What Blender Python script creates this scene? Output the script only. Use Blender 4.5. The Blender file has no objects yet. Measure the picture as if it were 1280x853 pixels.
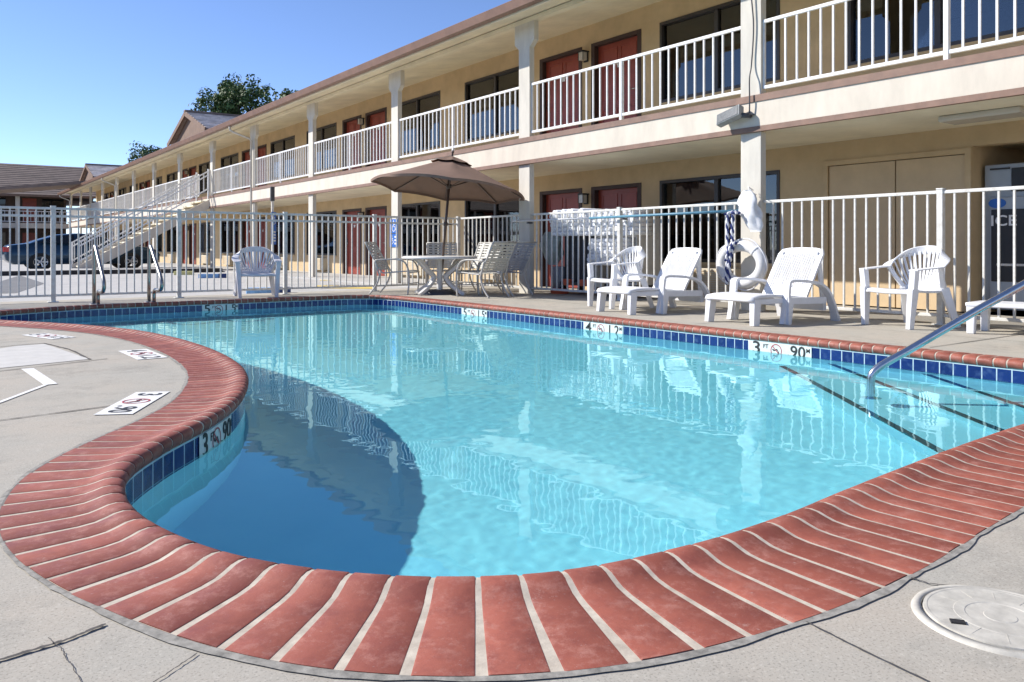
import bpy, math, random
from mathutils import Vector, Matrix
random.seed(7)
PI = math.pi
S = bpy.context.scene
COL = S.collection
# ---------------------------------------------------------------- camera model (world: +Y along the motel, +X towards it)
F, CX, HY, CAMZ = 1011.0, 640.0, 310.0, 0.85
FW = (0.585, 0.811); RT = (0.811, -0.585)
HS = 1.22                       # horizontal size factor of the place
def G(px, py, z=0.0):           # photo pixel -> point on the level plane z
    a = (px-CX)/F; d = (CAMZ-z)*F/(py-HY)
    return (d*(FW[0]+RT[0]*a), d*(FW[1]+RT[1]*a))
WATER_Z = -0.138
MAPLE = {}
# ---------------------------------------------------------------- materials
def nd(t, typ, **kw):
    n = t.nodes.new(typ)
    for k, v in kw.items():
        if k in n.inputs: n.inputs[k].default_value = v
        else: setattr(n, k, v)
    return n
def rgba(c): return (c[0], c[1], c[2], 1.0)
def mat(name, col, rough=0.6, var=0.0, scale=6.0, bump=0.0, bscale=40.0, metal=0.0, col2=None, spec=0.5, island=0.0, detail=6, coord='Object', stretch=None):
    if name in MAPLE: return MAPLE[name]
    m = bpy.data.materials.new(name); m.use_nodes = True; t = m.node_tree
    b = t.nodes['Principled BSDF']
    b.inputs['Base Color'].default_value = rgba(col); b.inputs['Roughness'].default_value = rough
    b.inputs['Metallic'].default_value = metal; b.inputs['Specular IOR Level'].default_value = spec
    tc = nd(t, 'ShaderNodeTexCoord'); src = tc.outputs[coord]
    if stretch:
        mp = nd(t, 'ShaderNodeMapping'); mp.inputs['Scale'].default_value = stretch
        t.links.new(src, mp.inputs['Vector']); src = mp.outputs[0]
    last = None
    if var > 0 or col2:
        n = nd(t, 'ShaderNodeTexNoise', Scale=scale, Detail=detail, Roughness=0.65)
        t.links.new(src, n.inputs['Vector'])
        r = nd(t, 'ShaderNodeValToRGB')
        c2 = col2 or tuple(c*(1-var) for c in col)
        r.color_ramp.elements[0].position = 0.32; r.color_ramp.elements[1].position = 0.68
        r.color_ramp.elements[0].color = rgba(c2); r.color_ramp.elements[1].color = rgba(tuple(min(1, c*(1+var*0.4)) for c in col) if not col2 else col)
        t.links.new(n.outputs['Fac'], r.inputs['Fac']); last = r.outputs[0]
    if island > 0:
        g = nd(t, 'ShaderNodeNewGeometry')
        mr = nd(t, 'ShaderNodeMapRange'); mr.inputs['To Min'].default_value = 1-island; mr.inputs['To Max'].default_value = 1+island
        t.links.new(g.outputs['Random Per Island'], mr.inputs['Value'])
        hs = nd(t, 'ShaderNodeHueSaturation')
        if last: t.links.new(last, hs.inputs['Color'])
        else: hs.inputs['Color'].default_value = rgba(col)
        t.links.new(mr.outputs[0], hs.inputs['Value']); last = hs.outputs[0]
    if last: t.links.new(last, b.inputs['Base Color'])
    if bump > 0:
        n2 = nd(t, 'ShaderNodeTexNoise', Scale=bscale, Detail=5.0, Roughness=0.7)
        t.links.new(src, n2.inputs['Vector'])
        bp = nd(t, 'ShaderNodeBump', Strength=min(1.0, bump*1.6), Distance=0.07/bscale)
        t.links.new(n2.outputs['Fac'], bp.inputs['Height']); t.links.new(bp.outputs[0], b.inputs['Normal'])
    MAPLE[name] = m
    return m
def mixc(t, a, b, fac, mode='MIX'):
    n = t.nodes.new('ShaderNodeMix'); n.data_type = 'RGBA'; n.blend_type = mode
    for v, s in ((a, n.inputs[6]), (b, n.inputs[7]), (fac, n.inputs[0])):
        if isinstance(v, bpy.types.NodeSocket): t.links.new(v, s)
        elif isinstance(v, tuple): s.default_value = rgba(v)
        else: s.default_value = v
    return n.outputs[2]
def ramp(t, src, p0, p1, c0=(0, 0, 0), c1=(1, 1, 1)):
    r = nd(t, 'ShaderNodeValToRGB'); e = r.color_ramp.elements
    e[0].position = p0; e[1].position = p1; e[0].color = rgba(c0); e[1].color = rgba(c1)
    t.links.new(src, r.inputs['Fac']); return r.outputs[0]
def concrete(name, base, warm, specks=0.35):
    m = bpy.data.materials.new(name); m.use_nodes = True; t = m.node_tree; b = t.nodes['Principled BSDF']
    tc = nd(t, 'ShaderNodeTexCoord'); v = tc.outputs['Object']
    def noise(s, d=6, r=0.6):
        n = nd(t, 'ShaderNodeTexNoise', Scale=s, Detail=float(d), Roughness=r); t.links.new(v, n.inputs['Vector']); return n.outputs['Fac']
    c = mixc(t, base, warm, ramp(t, noise(1.3), 0.38, 0.66))
    c = mixc(t, c, tuple(x*0.72 for x in base), ramp(t, noise(3.7, 8, 0.75), 0.5, 0.78))
    c = mixc(t, c, tuple(min(1, x*1.22) for x in base), ramp(t, noise(9.0, 8, 0.7), 0.56, 0.8))
    c = mixc(t, c, tuple(x*0.60 for x in base), ramp(t, noise(0.9, 10, 0.78), 0.54, 0.66, c1=(0.65,)*3))
    c = mixc(t, c, (0.30, 0.23, 0.17), ramp(t, noise(2.1, 9, 0.8), 0.58, 0.72, c1=(0.5,)*3))
    c = mixc(t, c, tuple(min(1, x*1.3) for x in base), ramp(t, noise(5.5, 10, 0.8), 0.60, 0.74, c1=(0.5,)*3))
    sp = noise(170.0, 2, 0.5)
    c = mixc(t, c, tuple(x*0.45 for x in base), ramp(t, sp, 0.56, 0.66, (0, 0, 0), (specks,)*3))
    sp2 = noise(90.0, 3, 0.6)
    c = mixc(t, c, tuple(min(1, x*1.35) for x in base), ramp(t, sp2, 0.55, 0.68, (0, 0, 0), (specks,)*3))
    t.links.new(c, b.inputs['Base Color']); b.inputs['Roughness'].default_value = 0.88
    b.inputs['Specular IOR Level'].default_value = 0.3
    bp = nd(t, 'ShaderNodeBump', Strength=0.7, Distance=0.0009)
    t.links.new(noise(120.0, 6, 0.75), bp.inputs['Height'])
    t.links.new(bp.outputs[0], b.inputs['Normal'])
    MAPLE[name] = m; return m

M_deck = concrete('deck_concrete', (0.40, 0.375, 0.32), (0.44, 0.39, 0.32), 0.55)
M_lot = concrete('lot_concrete', (0.46, 0.45, 0.43), (0.51, 0.49, 0.46), 0.15)
M_asphalt = concrete('asphalt', (0.17, 0.17, 0.175), (0.20, 0.20, 0.20), 0.3)
M_caulk = mat('grey_caulk', (0.33, 0.31, 0.27), 0.95, 0.5, 30, 1.0, 70)
M_joint = mat('joint_dark', (0.10, 0.09, 0.08), 0.95, 0.4, 30)
M_mortar = mat('mortar', (0.62, 0.55, 0.44), 0.95, 0.5, 17, 1.0, 90, col2=(0.40, 0.34, 0.27), detail=10)
M_white = mat('white_paint', (0.80, 0.80, 0.79), 0.45, 0.10, 5, 0.05, 60)
M_rail = mat('railing_paint', (0.80, 0.80, 0.79), 0.4, 0.12, 9)
M_fence = mat('fence_paint', (0.74, 0.75, 0.72), 0.45, 0.25, 12, 0.3, 60, col2=(0.56, 0.53, 0.47), detail=10)
M_plastic = mat('white_plastic', (0.74, 0.745, 0.76), 0.42, 0.10, 6, 0.03, 60)
M_plastic_old = mat('weathered_plastic', (0.72, 0.71, 0.74), 0.55, 0.15, 8, 0.1, 70)
M_cream = mat('cream_stucco', (0.68, 0.605, 0.50), 0.85, 0.14, 3.0, 0.5, 45, stretch=(1, 1, 0.35), detail=9)
M_post = mat('post_stucco', (0.64, 0.60, 0.52), 0.85, 0.16, 4, 0.5, 45, stretch=(1, 1, 0.3), detail=9)
M_soffit = mat('soffit_stucco', (0.82, 0.74, 0.56), 0.9, 0.14, 1.3, 0.3, 50)
M_trim = mat('brown_trim', (0.24, 0.14, 0.098), 0.6, 0.25, 5, 0.1, 50)
M_gutter = mat('brown_gutter', (0.24, 0.135, 0.09), 0.45, 0.22, 3)
M_wall = mat('tan_stucco', (0.60, 0.45, 0.265), 0.9, 0.16, 1.6, 0.6, 45, detail=10)
M_closet = mat('tan_door_paint', (0.60, 0.45, 0.27), 0.6, 0.10, 3)
M_door = mat('red_door_paint', (0.30, 0.052, 0.030), 0.42, 0.25, 4)
M_doorframe = mat('dark_door_frame', (0.055, 0.03, 0.025), 0.6, 0.3, 5)
M_winframe = mat('bronze_window_frame', (0.045, 0.04, 0.038), 0.4)
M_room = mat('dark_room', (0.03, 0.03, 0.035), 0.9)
M_curtain = mat('curtain_cloth', (0.42, 0.44, 0.46), 0.9, 0.15, 3)
M_metal = mat('brushed_steel', (0.62, 0.61, 0.60), 0.22, 0.15, 9, metal=1.0)
M_metal_old = mat('aged_steel', (0.42, 0.40, 0.37), 0.34, 0.35, 14, metal=1.0)
M_dark = mat('dark_metal', (0.06, 0.06, 0.065), 0.45, 0.3, 10)
M_bronze = mat('bronze_pole', (0.09, 0.055, 0.04), 0.4, 0.3, 9)
M_tan = mat('umbrella_cloth', (0.23, 0.145, 0.105), 0.85, 0.15, 3, 0.2, 160)
M_sling = mat('beige_straps', (0.60, 0.59, 0.53), 0.6, 0.12, 12)
M_slingblue = mat('greyblue_straps', (0.36, 0.39, 0.47), 0.6, 0.12, 12)
M_chairframe = mat('grey_tube', (0.52, 0.50, 0.46), 0.4, 0.1, 10)
M_table = mat('table_resin', (0.74, 0.72, 0.68), 0.4, 0.08, 7)
M_lid = mat('lid_plastic', (0.54, 0.51, 0.44), 0.6, 0.25, 18, 0.4, 80, detail=10)
M_black = mat('black_plastic', (0.02, 0.02, 0.022), 0.5)
M_ink = mat('black_lettering', (0.02, 0.02, 0.02), 0.6)
M_redink = mat('red_lettering', (0.40, 0.05, 0.06), 0.6)
M_marker = mat('marker_tile', (0.74, 0.76, 0.72), 0.35, 0.15, 20)
M_paintwhite = mat('painted_line', (0.78, 0.77, 0.74), 0.8, 0.22, 25)
M_yellow = mat('yellow_paint', (0.75, 0.56, 0.15), 0.8, 0.35, 8)
M_stopyellow = mat('yellow_concrete', (0.72, 0.66, 0.28), 0.8, 0.3, 9)
M_stopblue = mat('pale_blue_concrete', (0.22, 0.42, 0.70), 0.8, 0.35, 9)
M_navy = mat('navy_paint', (0.02, 0.045, 0.16), 0.6)
M_blue = mat('sign_blue', (0.02, 0.13, 0.48), 0.4)
M_bluepole = mat('blue_pole', (0.09, 0.24, 0.34), 0.5, 0.2, 10)
M_rope = mat('rope_white', (0.72, 0.72, 0.74), 0.9, 0.1, 60, 0.3, 200)
M_ropeblue = mat('rope_navy', (0.03, 0.045, 0.16), 0.9, 0.1, 60)
M_cloth = mat('white_cloth', (0.74, 0.74, 0.74), 0.9, 0.16, 12, 0.5, 50)
M_linen = mat('bright_linen', (0.84, 0.86, 0.90), 0.9, 0.12, 9, 0.6, 40)
M_greycloth = mat('grey_cloth', (0.36, 0.42, 0.41), 0.9, 0.3, 8, 0.4, 40)
M_blackcloth = mat('black_bag', (0.035, 0.035, 0.04), 0.8, 0.3, 8, 0.5, 20)
M_orange = mat('orange_plastic', (0.66, 0.13, 0.06), 0.5)
M_ring = mat('ring_foam', (0.74, 0.73, 0.71), 0.6, 0.16, 6, 0.3, 50)
M_roof = mat('roof_shingle', (0.215, 0.16, 0.13), 0.9, 0.3, 1.2, 0.4, 9, island=0.12)
M_roofpale = mat('roof_tile_pale', (0.66, 0.58, 0.53), 0.85, 0.35, 3, 0.4, 20, island=0.2)
M_gable = mat('gable_brown', (0.20, 0.125, 0.085), 0.8, 0.2, 3)
M_bark = mat('bark', (0.10, 0.07, 0.05), 0.95, 0.3, 6, 0.8, 20)
M_leaf = mat('leaf', (0.075, 0.13, 0.035), 0.65, 0.0, 1.0, island=0.55)
M_leaf2 = mat('leaf_yellowish', (0.085, 0.125, 0.03), 0.65, 0.0, 1.0, island=0.5)
M_car = mat('car_blue', (0.018, 0.048, 0.085), 0.18, metal=0.3)
M_tyre = mat('tyre', (0.02, 0.02, 0.02), 0.85)
M_rim = mat('alloy', (0.5, 0.5, 0.52), 0.3, metal=1.0)
M_carglass = mat('car_glass', (0.01, 0.013, 0.016), 0.06)
M_taillight = mat('tail_lamp', (0.45, 0.02, 0.02), 0.2)
M_ice = mat('ice_cabinet', (0.36, 0.40, 0.44), 0.35, 0.12, 3)
M_kerb = mat('black_kerb', (0.05, 0.045, 0.045), 0.8, 0.3, 6)
M_beige = mat('beige_vent', (0.62, 0.55, 0.42), 0.6, 0.1, 5)
M_lens = mat('lamp_glass', (0.55, 0.52, 0.46), 0.2)
M_darkwood = mat('dark_brown_wall', (0.10, 0.065, 0.05), 0.8, 0.3, 2)

def brick_mat():
    m = bpy.data.materials.new('brick_red'); m.use_nodes = True; t = m.node_tree; b = t.nodes['Principled BSDF']
    tc = nd(t, 'ShaderNodeTexCoord'); v = tc.outputs['Object']; g = nd(t, 'ShaderNodeNewGeometry')
    def noise(s, d=6, r=0.6):
        n = nd(t, 'ShaderNodeTexNoise', Scale=s, Detail=float(d), Roughness=r); t.links.new(v, n.inputs['Vector']); return n.outputs['Fac']
    c = ramp(t, g.outputs['Random Per Island'], 0.0, 1.0, (0.235, 0.060, 0.036), (0.37, 0.105, 0.066))
    c = mixc(t, c, (0.205, 0.052, 0.036), ramp(t, noise(7, 8, 0.7), 0.45, 0.72))
    c = mixc(t, c, (0.46, 0.21, 0.16), ramp(t, noise(13, 10, 0.8), 0.50, 0.70, c1=(0.8,)*3))
    c = mixc(t, c, (0.52, 0.40, 0.34), ramp(t, noise(6.3, 12, 0.85), 0.60, 0.74, c1=(0.7,)*3))
    c = mixc(t, c, (0.60, 0.50, 0.45), ramp(t, noise(85, 4, 0.7), 0.64, 0.74, c1=(0.35,)*3))
    c = mixc(t, c, (0.16, 0.05, 0.04), ramp(t, noise(150, 3, 0.7), 0.62, 0.72, c1=(0.5,)*3))
    t.links.new(c, b.inputs['Base Color'])
    t.links.new(ramp(t, noise(12, 5), 0.3, 0.7, (0.52,)*3, (0.78,)*3), b.inputs['Roughness'])
    bp = nd(t, 'ShaderNodeBump', Strength=0.7, Distance=0.0014); t.links.new(noise(60, 8, 0.7), bp.inputs['Height'])
    t.links.new(bp.outputs[0], b.inputs['Normal']); return m
M_brick = brick_mat()
def tile_mat():
    m = bpy.data.materials.new('pool_tile_blue'); m.use_nodes = True; t = m.node_tree; b = t.nodes['Principled BSDF']
    uv = nd(t, 'ShaderNodeUVMap'); br = t.nodes.new('ShaderNodeTexBrick'); br.offset = 0.0
    br.inputs['Scale'].default_value = 1.0; br.inputs['Brick Width'].default_value = 0.105; br.inputs['Row Height'].default_value = 0.11
    br.inputs['Mortar Size'].default_value = 0.0045; br.inputs['Mortar Smooth'].default_value = 0.1
    br.inputs['Color1'].default_value = (0.006, 0.018, 0.105, 1); br.inputs['Color2'].default_value = (0.010, 0.032, 0.16, 1)
    br.inputs['Mortar'].default_value = (0.50, 0.62, 0.66, 1)
    t.links.new(uv.outputs[0], br.inputs['Vector']); 
    n = nd(t, 'ShaderNodeTexNoise', Scale=14.0, Detail=6.0); t.links.new(uv.outputs[0], n.inputs['Vector'])
    c = mixc(t, br.outputs['Color'], (0.10, 0.17, 0.32), ramp(t, n.outputs['Fac'], 0.5, 0.8, c1=(0.5,)*3))
    t.links.new(c, b.inputs['Base Color'])
    b.inputs['Roughness'].default_value = 0.15
    bp = nd(t, 'ShaderNodeBump', Strength=0.5, Distance=0.003); bp.invert = True; t.links.new(br.outputs['Fac'], bp.inputs['Height'])
    t.links.new(bp.outputs[0], b.inputs['Normal']); return m
M_tile = tile_mat()
M_plaster = mat('pool_plaster', (0.66, 0.895, 0.99), 0.8, 0.0, 5.0, 0.1, 60, col2=(0.61, 0.87, 0.98))
M_stepedge = mat('step_edge_tile', (0.03, 0.06, 0.09), 0.5, 0.3, 30)

def glass_mat():
    m = bpy.data.materials.new('window_glass'); m.use_nodes = True; t = m.node_tree
    t.nodes.remove(t.nodes['Principled BSDF']); out = t.nodes['Material Output']
    tr = nd(t, 'ShaderNodeBsdfTransparent'); tr.inputs[0].default_value = (0.42, 0.45, 0.47, 1)
    gl = nd(t, 'ShaderNodeBsdfGlossy', Roughness=0.015); fr = nd(t, 'ShaderNodeFresnel', IOR=2.0)
    n = nd(t, 'ShaderNodeTexNoise', Scale=0.8); tc = nd(t, 'ShaderNodeTexCoord'); t.links.new(tc.outputs['Object'], n.inputs['Vector'])
    bp = nd(t, 'ShaderNodeBump', Strength=0.1, Distance=0.02); t.links.new(n.outputs['Fac'], bp.inputs['Height']); t.links.new(bp.outputs[0], gl.inputs['Normal'])
    mx = nd(t, 'ShaderNodeMixShader'); t.links.new(fr.outputs[0], mx.inputs[0]); t.links.new(tr.outputs[0], mx.inputs[1]); t.links.new(gl.outputs[0], mx.inputs[2])
    t.links.new(mx.outputs[0], out.inputs['Surface']); return m
M_glass = glass_mat()
def water_mat():
    m = bpy.data.materials.new('pool_water'); m.use_nodes = True; t = m.node_tree
    t.nodes.remove(t.nodes['Principled BSDF']); out = t.nodes['Material Output']
    gg = nd(t, 'ShaderNodeBsdfGlass', Roughness=0.0, IOR=1.33); gg.inputs[0].default_value = (0.64, 0.985, 1.0, 1); t.links.new(gg.outputs[0], out.inputs['Surface'])
    return m
M_water = water_mat()

# ---------------------------------------------------------------- mesh builder
class MB:
    def __init__(s): s.v = []; s.f = []; s.sm = []; s.uv = {}
    def add(s, vs, fs, smooth=False, M=None):
        o = len(s.v)
        for p in vs:
            p = Vector(p); s.v.append(tuple(M @ p) if M else tuple(p))
        for f in fs: s.f.append(tuple(i+o for i in f)); s.sm.append(smooth)
        return o
    def box(s, x0, x1, y0, y1, z0, z1, M=None):
        vs = [(x0,y0,z0),(x1,y0,z0),(x1,y1,z0),(x0,y1,z0),(x0,y0,z1),(x1,y0,z1),(x1,y1,z1),(x0,y1,z1)]
        s.add(vs, [(0,3,2,1),(4,5,6,7),(0,1,5,4),(1,2,6,5),(2,3,7,6),(3,0,4,7)], M=M); return s
    def bar(s, a, b, w, h, w2=None, h2=None, up=(0,0,1)):    # tapered rectangular bar
        a = Vector(a); b = Vector(b); d = (b-a).normalized(); u = Vector(up)
        if abs(d.dot(u)) > 0.98: u = Vector((0,1,0))
        r = d.cross(u).normalized(); u = r.cross(d).normalized(); w2 = w if w2 is None else w2; h2 = h if h2 is None else h2
        vs = [a+r*(-w/2)+u*(-h/2), a+r*(w/2)+u*(-h/2), a+r*(w/2)+u*(h/2), a+r*(-w/2)+u*(h/2),
              b+r*(-w2/2)+u*(-h2/2), b+r*(w2/2)+u*(-h2/2), b+r*(w2/2)+u*(h2/2), b+r*(-w2/2)+u*(h2/2)]
        s.add(vs, [(0,1,2,3),(7,6,5,4),(1,0,4,5),(2,1,5,6),(3,2,6,7),(0,3,7,4)]); return s
    def tube(s, pts, r, seg=10, closed=False, cap=True):
        pts = [Vector(p) for p in pts]; n = len(pts); rr = r if isinstance(r, (list, tuple)) else [r]*n
        t0 = (pts[1]-pts[0]).normalized(); nrm = t0.orthogonal().normalized(); vs = []
        for i, p in enumerate(pts):
            if closed: t = (pts[(i+1) % n]-pts[i-1]).normalized()
            else: t = (pts[min(i+1, n-1)]-pts[max(i-1, 0)]).normalized()
            nrm = (nrm - t*nrm.dot(t)).normalized(); bn = t.cross(nrm)
            for k in range(seg):
                a = 2*PI*k/seg; vs.append(p + (nrm*math.cos(a)+bn*math.sin(a))*rr[i])
        fs = []
        for i in range(n if closed else n-1):
            j = (i+1) % n
            for k in range(seg):
                l = (k+1) % seg; fs.append((i*seg+k, i*seg+l, j*seg+l, j*seg+k))
        s.add(vs, fs, True)
        if cap and not closed:
            o = len(s.v)-len(vs); s.f.append(tuple(o+k for k in reversed(range(seg)))); s.sm.append(False)
            s.f.append(tuple(o+(n-1)*seg+k for k in range(seg))); s.sm.append(False)
        return s
    def ribbon(s, pts, w, th, side):     # flat band along pts: half widths along side(i) vectors, thick th
        n = len(pts); vs = []
        for i, p in enumerate(pts):
            p = Vector(p); sd = Vector(side[i] if isinstance(side, list) else side).normalized(); t = (Vector(pts[min(i+1,n-1)])-Vector(pts[max(i-1,0)])).normalized()
            nn = t.cross(sd).normalized(); ww = w[i] if isinstance(w, list) else w
            vs += [p-sd*ww/2-nn*th/2, p+sd*ww/2-nn*th/2, p+sd*ww/2+nn*th/2, p-sd*ww/2+nn*th/2]
        fs = [(0,1,2,3), tuple(4*(n-1)+k for k in (3,2,1,0))]
        for i in range(n-1):
            for k in range(4):
                l = (k+1) % 4; fs.append((4*i+l, 4*i+k, 4*i+4+k, 4*i+4+l))
        s.add(vs, fs); return s
    def prism(s, poly, y0, y1, M=None):    # poly in (x,z), extruded along y
        n = len(poly); vs = [(p[0], y0, p[1]) for p in poly]+[(p[0], y1, p[1]) for p in poly]
        fs = [tuple(range(n)), tuple(reversed(range(n, 2*n)))]+[((i+1) % n, i, n+i, n+(i+1) % n) for i in range(n)]
        s.add(vs, fs, M=M); return s
    def disc(s, c, r, z0, z1, seg=32, ry=None):
        ry = ry or r; vs = [(c[0]+r*math.cos(2*PI*k/seg), c[1]+ry*math.sin(2*PI*k/seg), z) for z in (z0, z1) for k in range(seg)]
        s.add(vs, [tuple(reversed(range(seg))), tuple(range(seg, 2*seg))]+[(k, (k+1) % seg, seg+(k+1) % seg, seg+k) for k in range(seg)]); return s
    def lathe(s, prof, seg=24, c=(0,0,0), smooth=True):
        vs = [(c[0]+r*math.cos(2*PI*k/seg), c[1]+r*math.sin(2*PI*k/seg), c[2]+z) for r, z in prof for k in range(seg)]
        fs = [(i*seg+k, i*seg+(k+1) % seg, (i+1)*seg+(k+1) % seg, (i+1)*seg+k) for i in range(len(prof)-1) for k in range(seg)]
        s.add(vs, fs, smooth); return s
    def scaled(s, k=HS): s.v = [(x*k, y*k, z) for x, y, z in s.v]; return s
    def build(s, name, m, parent=None, bevel=0.0, segs=2):
        me = bpy.data.meshes.new(name); me.from_pydata(s.v, [], s.f); me.update()
        me.polygons.foreach_set('use_smooth', s.sm)
        if s.uv:
            ul = me.uv_layers.new(name='UVMap')
            for lp in me.loops: ul.data[lp.index].uv = s.uv.get(lp.vertex_index, (0, 0))
        me.materials.append(m); o = bpy.data.objects.new(name, me); COL.objects.link(o)
        if parent: o.parent = parent
        if bevel: 
            bv = o.modifiers.new('bevel', 'BEVEL'); bv.width = bevel; bv.segments = segs; bv.limit_method = 'ANGLE'; bv.angle_limit = math.radians(40)
        return o
def tag(o, label, cat, group=None):
    o['label'] = label; o['category'] = cat
    if group: o['group'] = group
    return o
def thing(name, label, cat, loc=(0,0,0), rz=0.0, group=None):
    o = bpy.data.objects.new(name, None); COL.objects.link(o); o.location = loc; o.rotation_euler = (0, 0, rz)
    o.empty_display_size = 0.2
    return tag(o, label, cat, group)
def struct(o): o['kind'] = 'structure'; return o
def copy_obj(o, parent=None, name=None):
    c = o.copy(); COL.objects.link(c)
    if parent is not None: c.parent = parent
    for ch in list(o.children): copy_obj(ch, c)
    return c
def dup(root, loc, rz, label, group=None):
    c = copy_obj(root); c.location = loc; c.rotation_euler = (0, 0, rz); c['label'] = label
    if group: c['group'] = group
    return c
def inst(src, parent, loc=(0,0,0)):          # a further copy of one part, sharing its mesh
    c = src.copy(); COL.objects.link(c); c.parent = parent; c.location = loc
    for ch in list(src.children):
        g = ch.copy(); COL.objects.link(g); g.parent = c
    return c
def text_obj(body, name, m, parent, size, Mx, align='CENTER', depth=0.0012):
    cu = bpy.data.curves.new('txt', 'FONT'); cu.body = body; cu.size = size; cu.align_x = align; cu.align_y = 'CENTER'; cu.extrude = depth; cu.offset = size*0.012; cu.resolution_u = 3
    to = bpy.data.objects.new('txt', cu); COL.objects.link(to)
    bpy.context.view_layer.update()
    me = bpy.data.meshes.new_from_object(to.evaluated_get(bpy.context.evaluated_depsgraph_get()))
    bpy.data.objects.remove(to); bpy.data.curves.remove(cu)
    me.transform(Mx); me.materials.clear(); me.materials.append(m); me.name = name
    o = bpy.data.objects.new(name, me); COL.objects.link(o)
    if parent: o.parent = parent
    return o
def frame(ex, ey, org):      # matrix with local x->ex, y->ey, z->ex x ey
    ex = Vector(ex).normalized(); ey = Vector(ey).normalized(); ez = ex.cross(ey)
    return Matrix(((ex.x, ey.x, ez.x, org[0]), (ex.y, ey.y, ez.y, org[1]), (ex.z, ey.z, ez.z, org[2]), (0,0,0,1)))

# ---------------------------------------------------------------- pool outline
ctrl = [(6.10,1.63),(5.4,1.67),(4.7,1.70),(4.0,1.69),(3.3,1.655),(2.6,1.60),(2.1,1.555),(1.68,1.56),(1.28,1.64),(.95,1.86),(.70,2.19),(.565,2.60),(.545,2.98),
        (.63,3.34),(.83,3.68),(1.12,4.06),(1.38,4.48),(1.60,5.0),(1.77,5.6),(1.87,6.3),(1.90,7.1),(1.85,8.0),(1.70,8.86),(1.42,9.65),(1.05,10.36),(.70,10.95),(.46,11.5),
        (.45,12.0),(.72,12.42),(1.14,12.74),(1.65,12.95),(2.4,13.04),(3.2,13.05),(4.0,13.05),(4.8,13.05),(5.5,13.05),(5.95,13.0),(6.28,12.78),(6.41,12.4),(6.43,11.8),
        (6.43,11.0),(6.43,10.0),(6.43,9.0),(6.43,8.0),(6.43,7.0),(6.43,6.0),(6.43,5.0),(6.43,4.0),(6.43,3.0),(6.43,2.4),(6.42,1.95),(6.33,1.72)]
def catmull(P, n=14):
    out = []; N = len(P)
    for i in range(N):
        p0, p1, p2, p3 = P[i-1], P[i], P[(i+1) % N], P[(i+2) % N]
        for k in range(n):
            t = k/n
            out.append(tuple(0.5*((2*p1[c])+(-p0[c]+p2[c])*t+(2*p0[c]-5*p1[c]+4*p2[c]-p3[c])*t*t+(-p0[c]+3*p1[c]-3*p2[c]+p3[c])*t**3) for c in (0, 1)))
    return out
raw = catmull(ctrl)
raw.append(raw[0]); acc = [0.0]
for a, b in zip(raw, raw[1:]): acc.append(acc[-1]+math.hypot(b[0]-a[0], b[1]-a[1]))
LEN = acc[-1]
import bisect
def at(sv):
    sv %= LEN; i = min(max(bisect.bisect_right(acc, sv)-1, 0), len(acc)-2); t = (sv-acc[i])/max(1e-9, acc[i+1]-acc[i])
    return raw[i][0]+(raw[i+1][0]-raw[i][0])*t, raw[i][1]+(raw[i+1][1]-raw[i][1])*t
def frame_at(sv):   # point and outward (deck side) normal; outline runs clockwise seen from above -> deck is on the left
    x, y = at(sv); xa, ya = at(sv-0.04); xb, yb = at(sv+0.04); L = math.hypot(xb-xa, yb-ya)
    tx, ty = (xb-xa)/L, (yb-ya)/L
    return x, y, -ty, tx
area = sum(a[0]*b[1]-b[0]*a[1] for a, b in zip(raw, raw[1:]))
SGN = 1.0 if area < 0 else -1.0
def off(sv, o, z):
    if o > 0.3:
        y_ = at(sv)[1]; t_ = min(1, max(0, (2.3-y_)/0.6)); o = o-0.045+0.09*t_*t_*(3-2*t_)
    x, y, nx, ny = frame_at(sv); return (x+SGN*nx*o, y+SGN*ny*o, z)
CW = 0.41
pool = thing('swimming_pool', 'free-form swimming pool with red brick coping and a blue tile band', 'pool')
# coping
def prof_brick(dz=0.0, sh=0.0):
    P = [(CW, -0.05), (CW, 0.004), (0.30, 0.004), (0.17, 0.005), (0.125, 0.009), (0.095, 0.017), (0.07, 0.025), (0.045, 0.028), (0.022, 0.025), (0.006, 0.015), (0.0, 0.002), (0.002, -0.012), (0.012, -0.032), (0.03, -0.045), (0.10, -0.045)]
    return [(o, z+dz) for o, z in P]
NB = int(LEN/0.104); pitch = LEN/NB
mb = MB(); rnd = random.Random(3); prof = prof_brick()
cut = [k*pitch + rnd.uniform(-0.007, 0.007) for k in range(NB)]
for k in range(NB):
    s0 = cut[k]; s1 = (cut[(k+1) % NB] + (LEN if k == NB-1 else 0)); vs = []; sm = (s0+s1)/2
    def spread(o): a_, b_ = off(sm-0.06, o, 0), off(sm+0.06, o, 0); return max(0.3, math.hypot(b_[0]-a_[0], b_[1]-a_[1])/0.12)
    sc_ = [spread(o)**0.2 for o, z in prof]; hw = (s1-s0)/2*min(1, spread(CW)**0.8)-0.0060
    dz = rnd.uniform(-0.0005, 0.0005); do = rnd.uniform(-0.004, 0.004)
    K = 5; n = len(prof)
    for j in range(K):
        for i_, (o, z) in enumerate(prof): vs.append(off(sm+hw/sc_[i_]*(-1, -0.94, 0, 0.94, 1)[j], o+(do if o > 0.3 else 0), z+dz-(0.0015 if j in (0, K-1) else 0)))
    fs = [((j*n+i), (j*n+i+1), (j*n+n+i+1), (j*n+n+i)) for j in range(K-1) for i in range(n-1)]
    mb.add(vs, fs, True)
    mb.add(vs[:n], [tuple(range(n))], True); mb.add(vs[-n:], [tuple(reversed(range(n)))], True)
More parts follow.
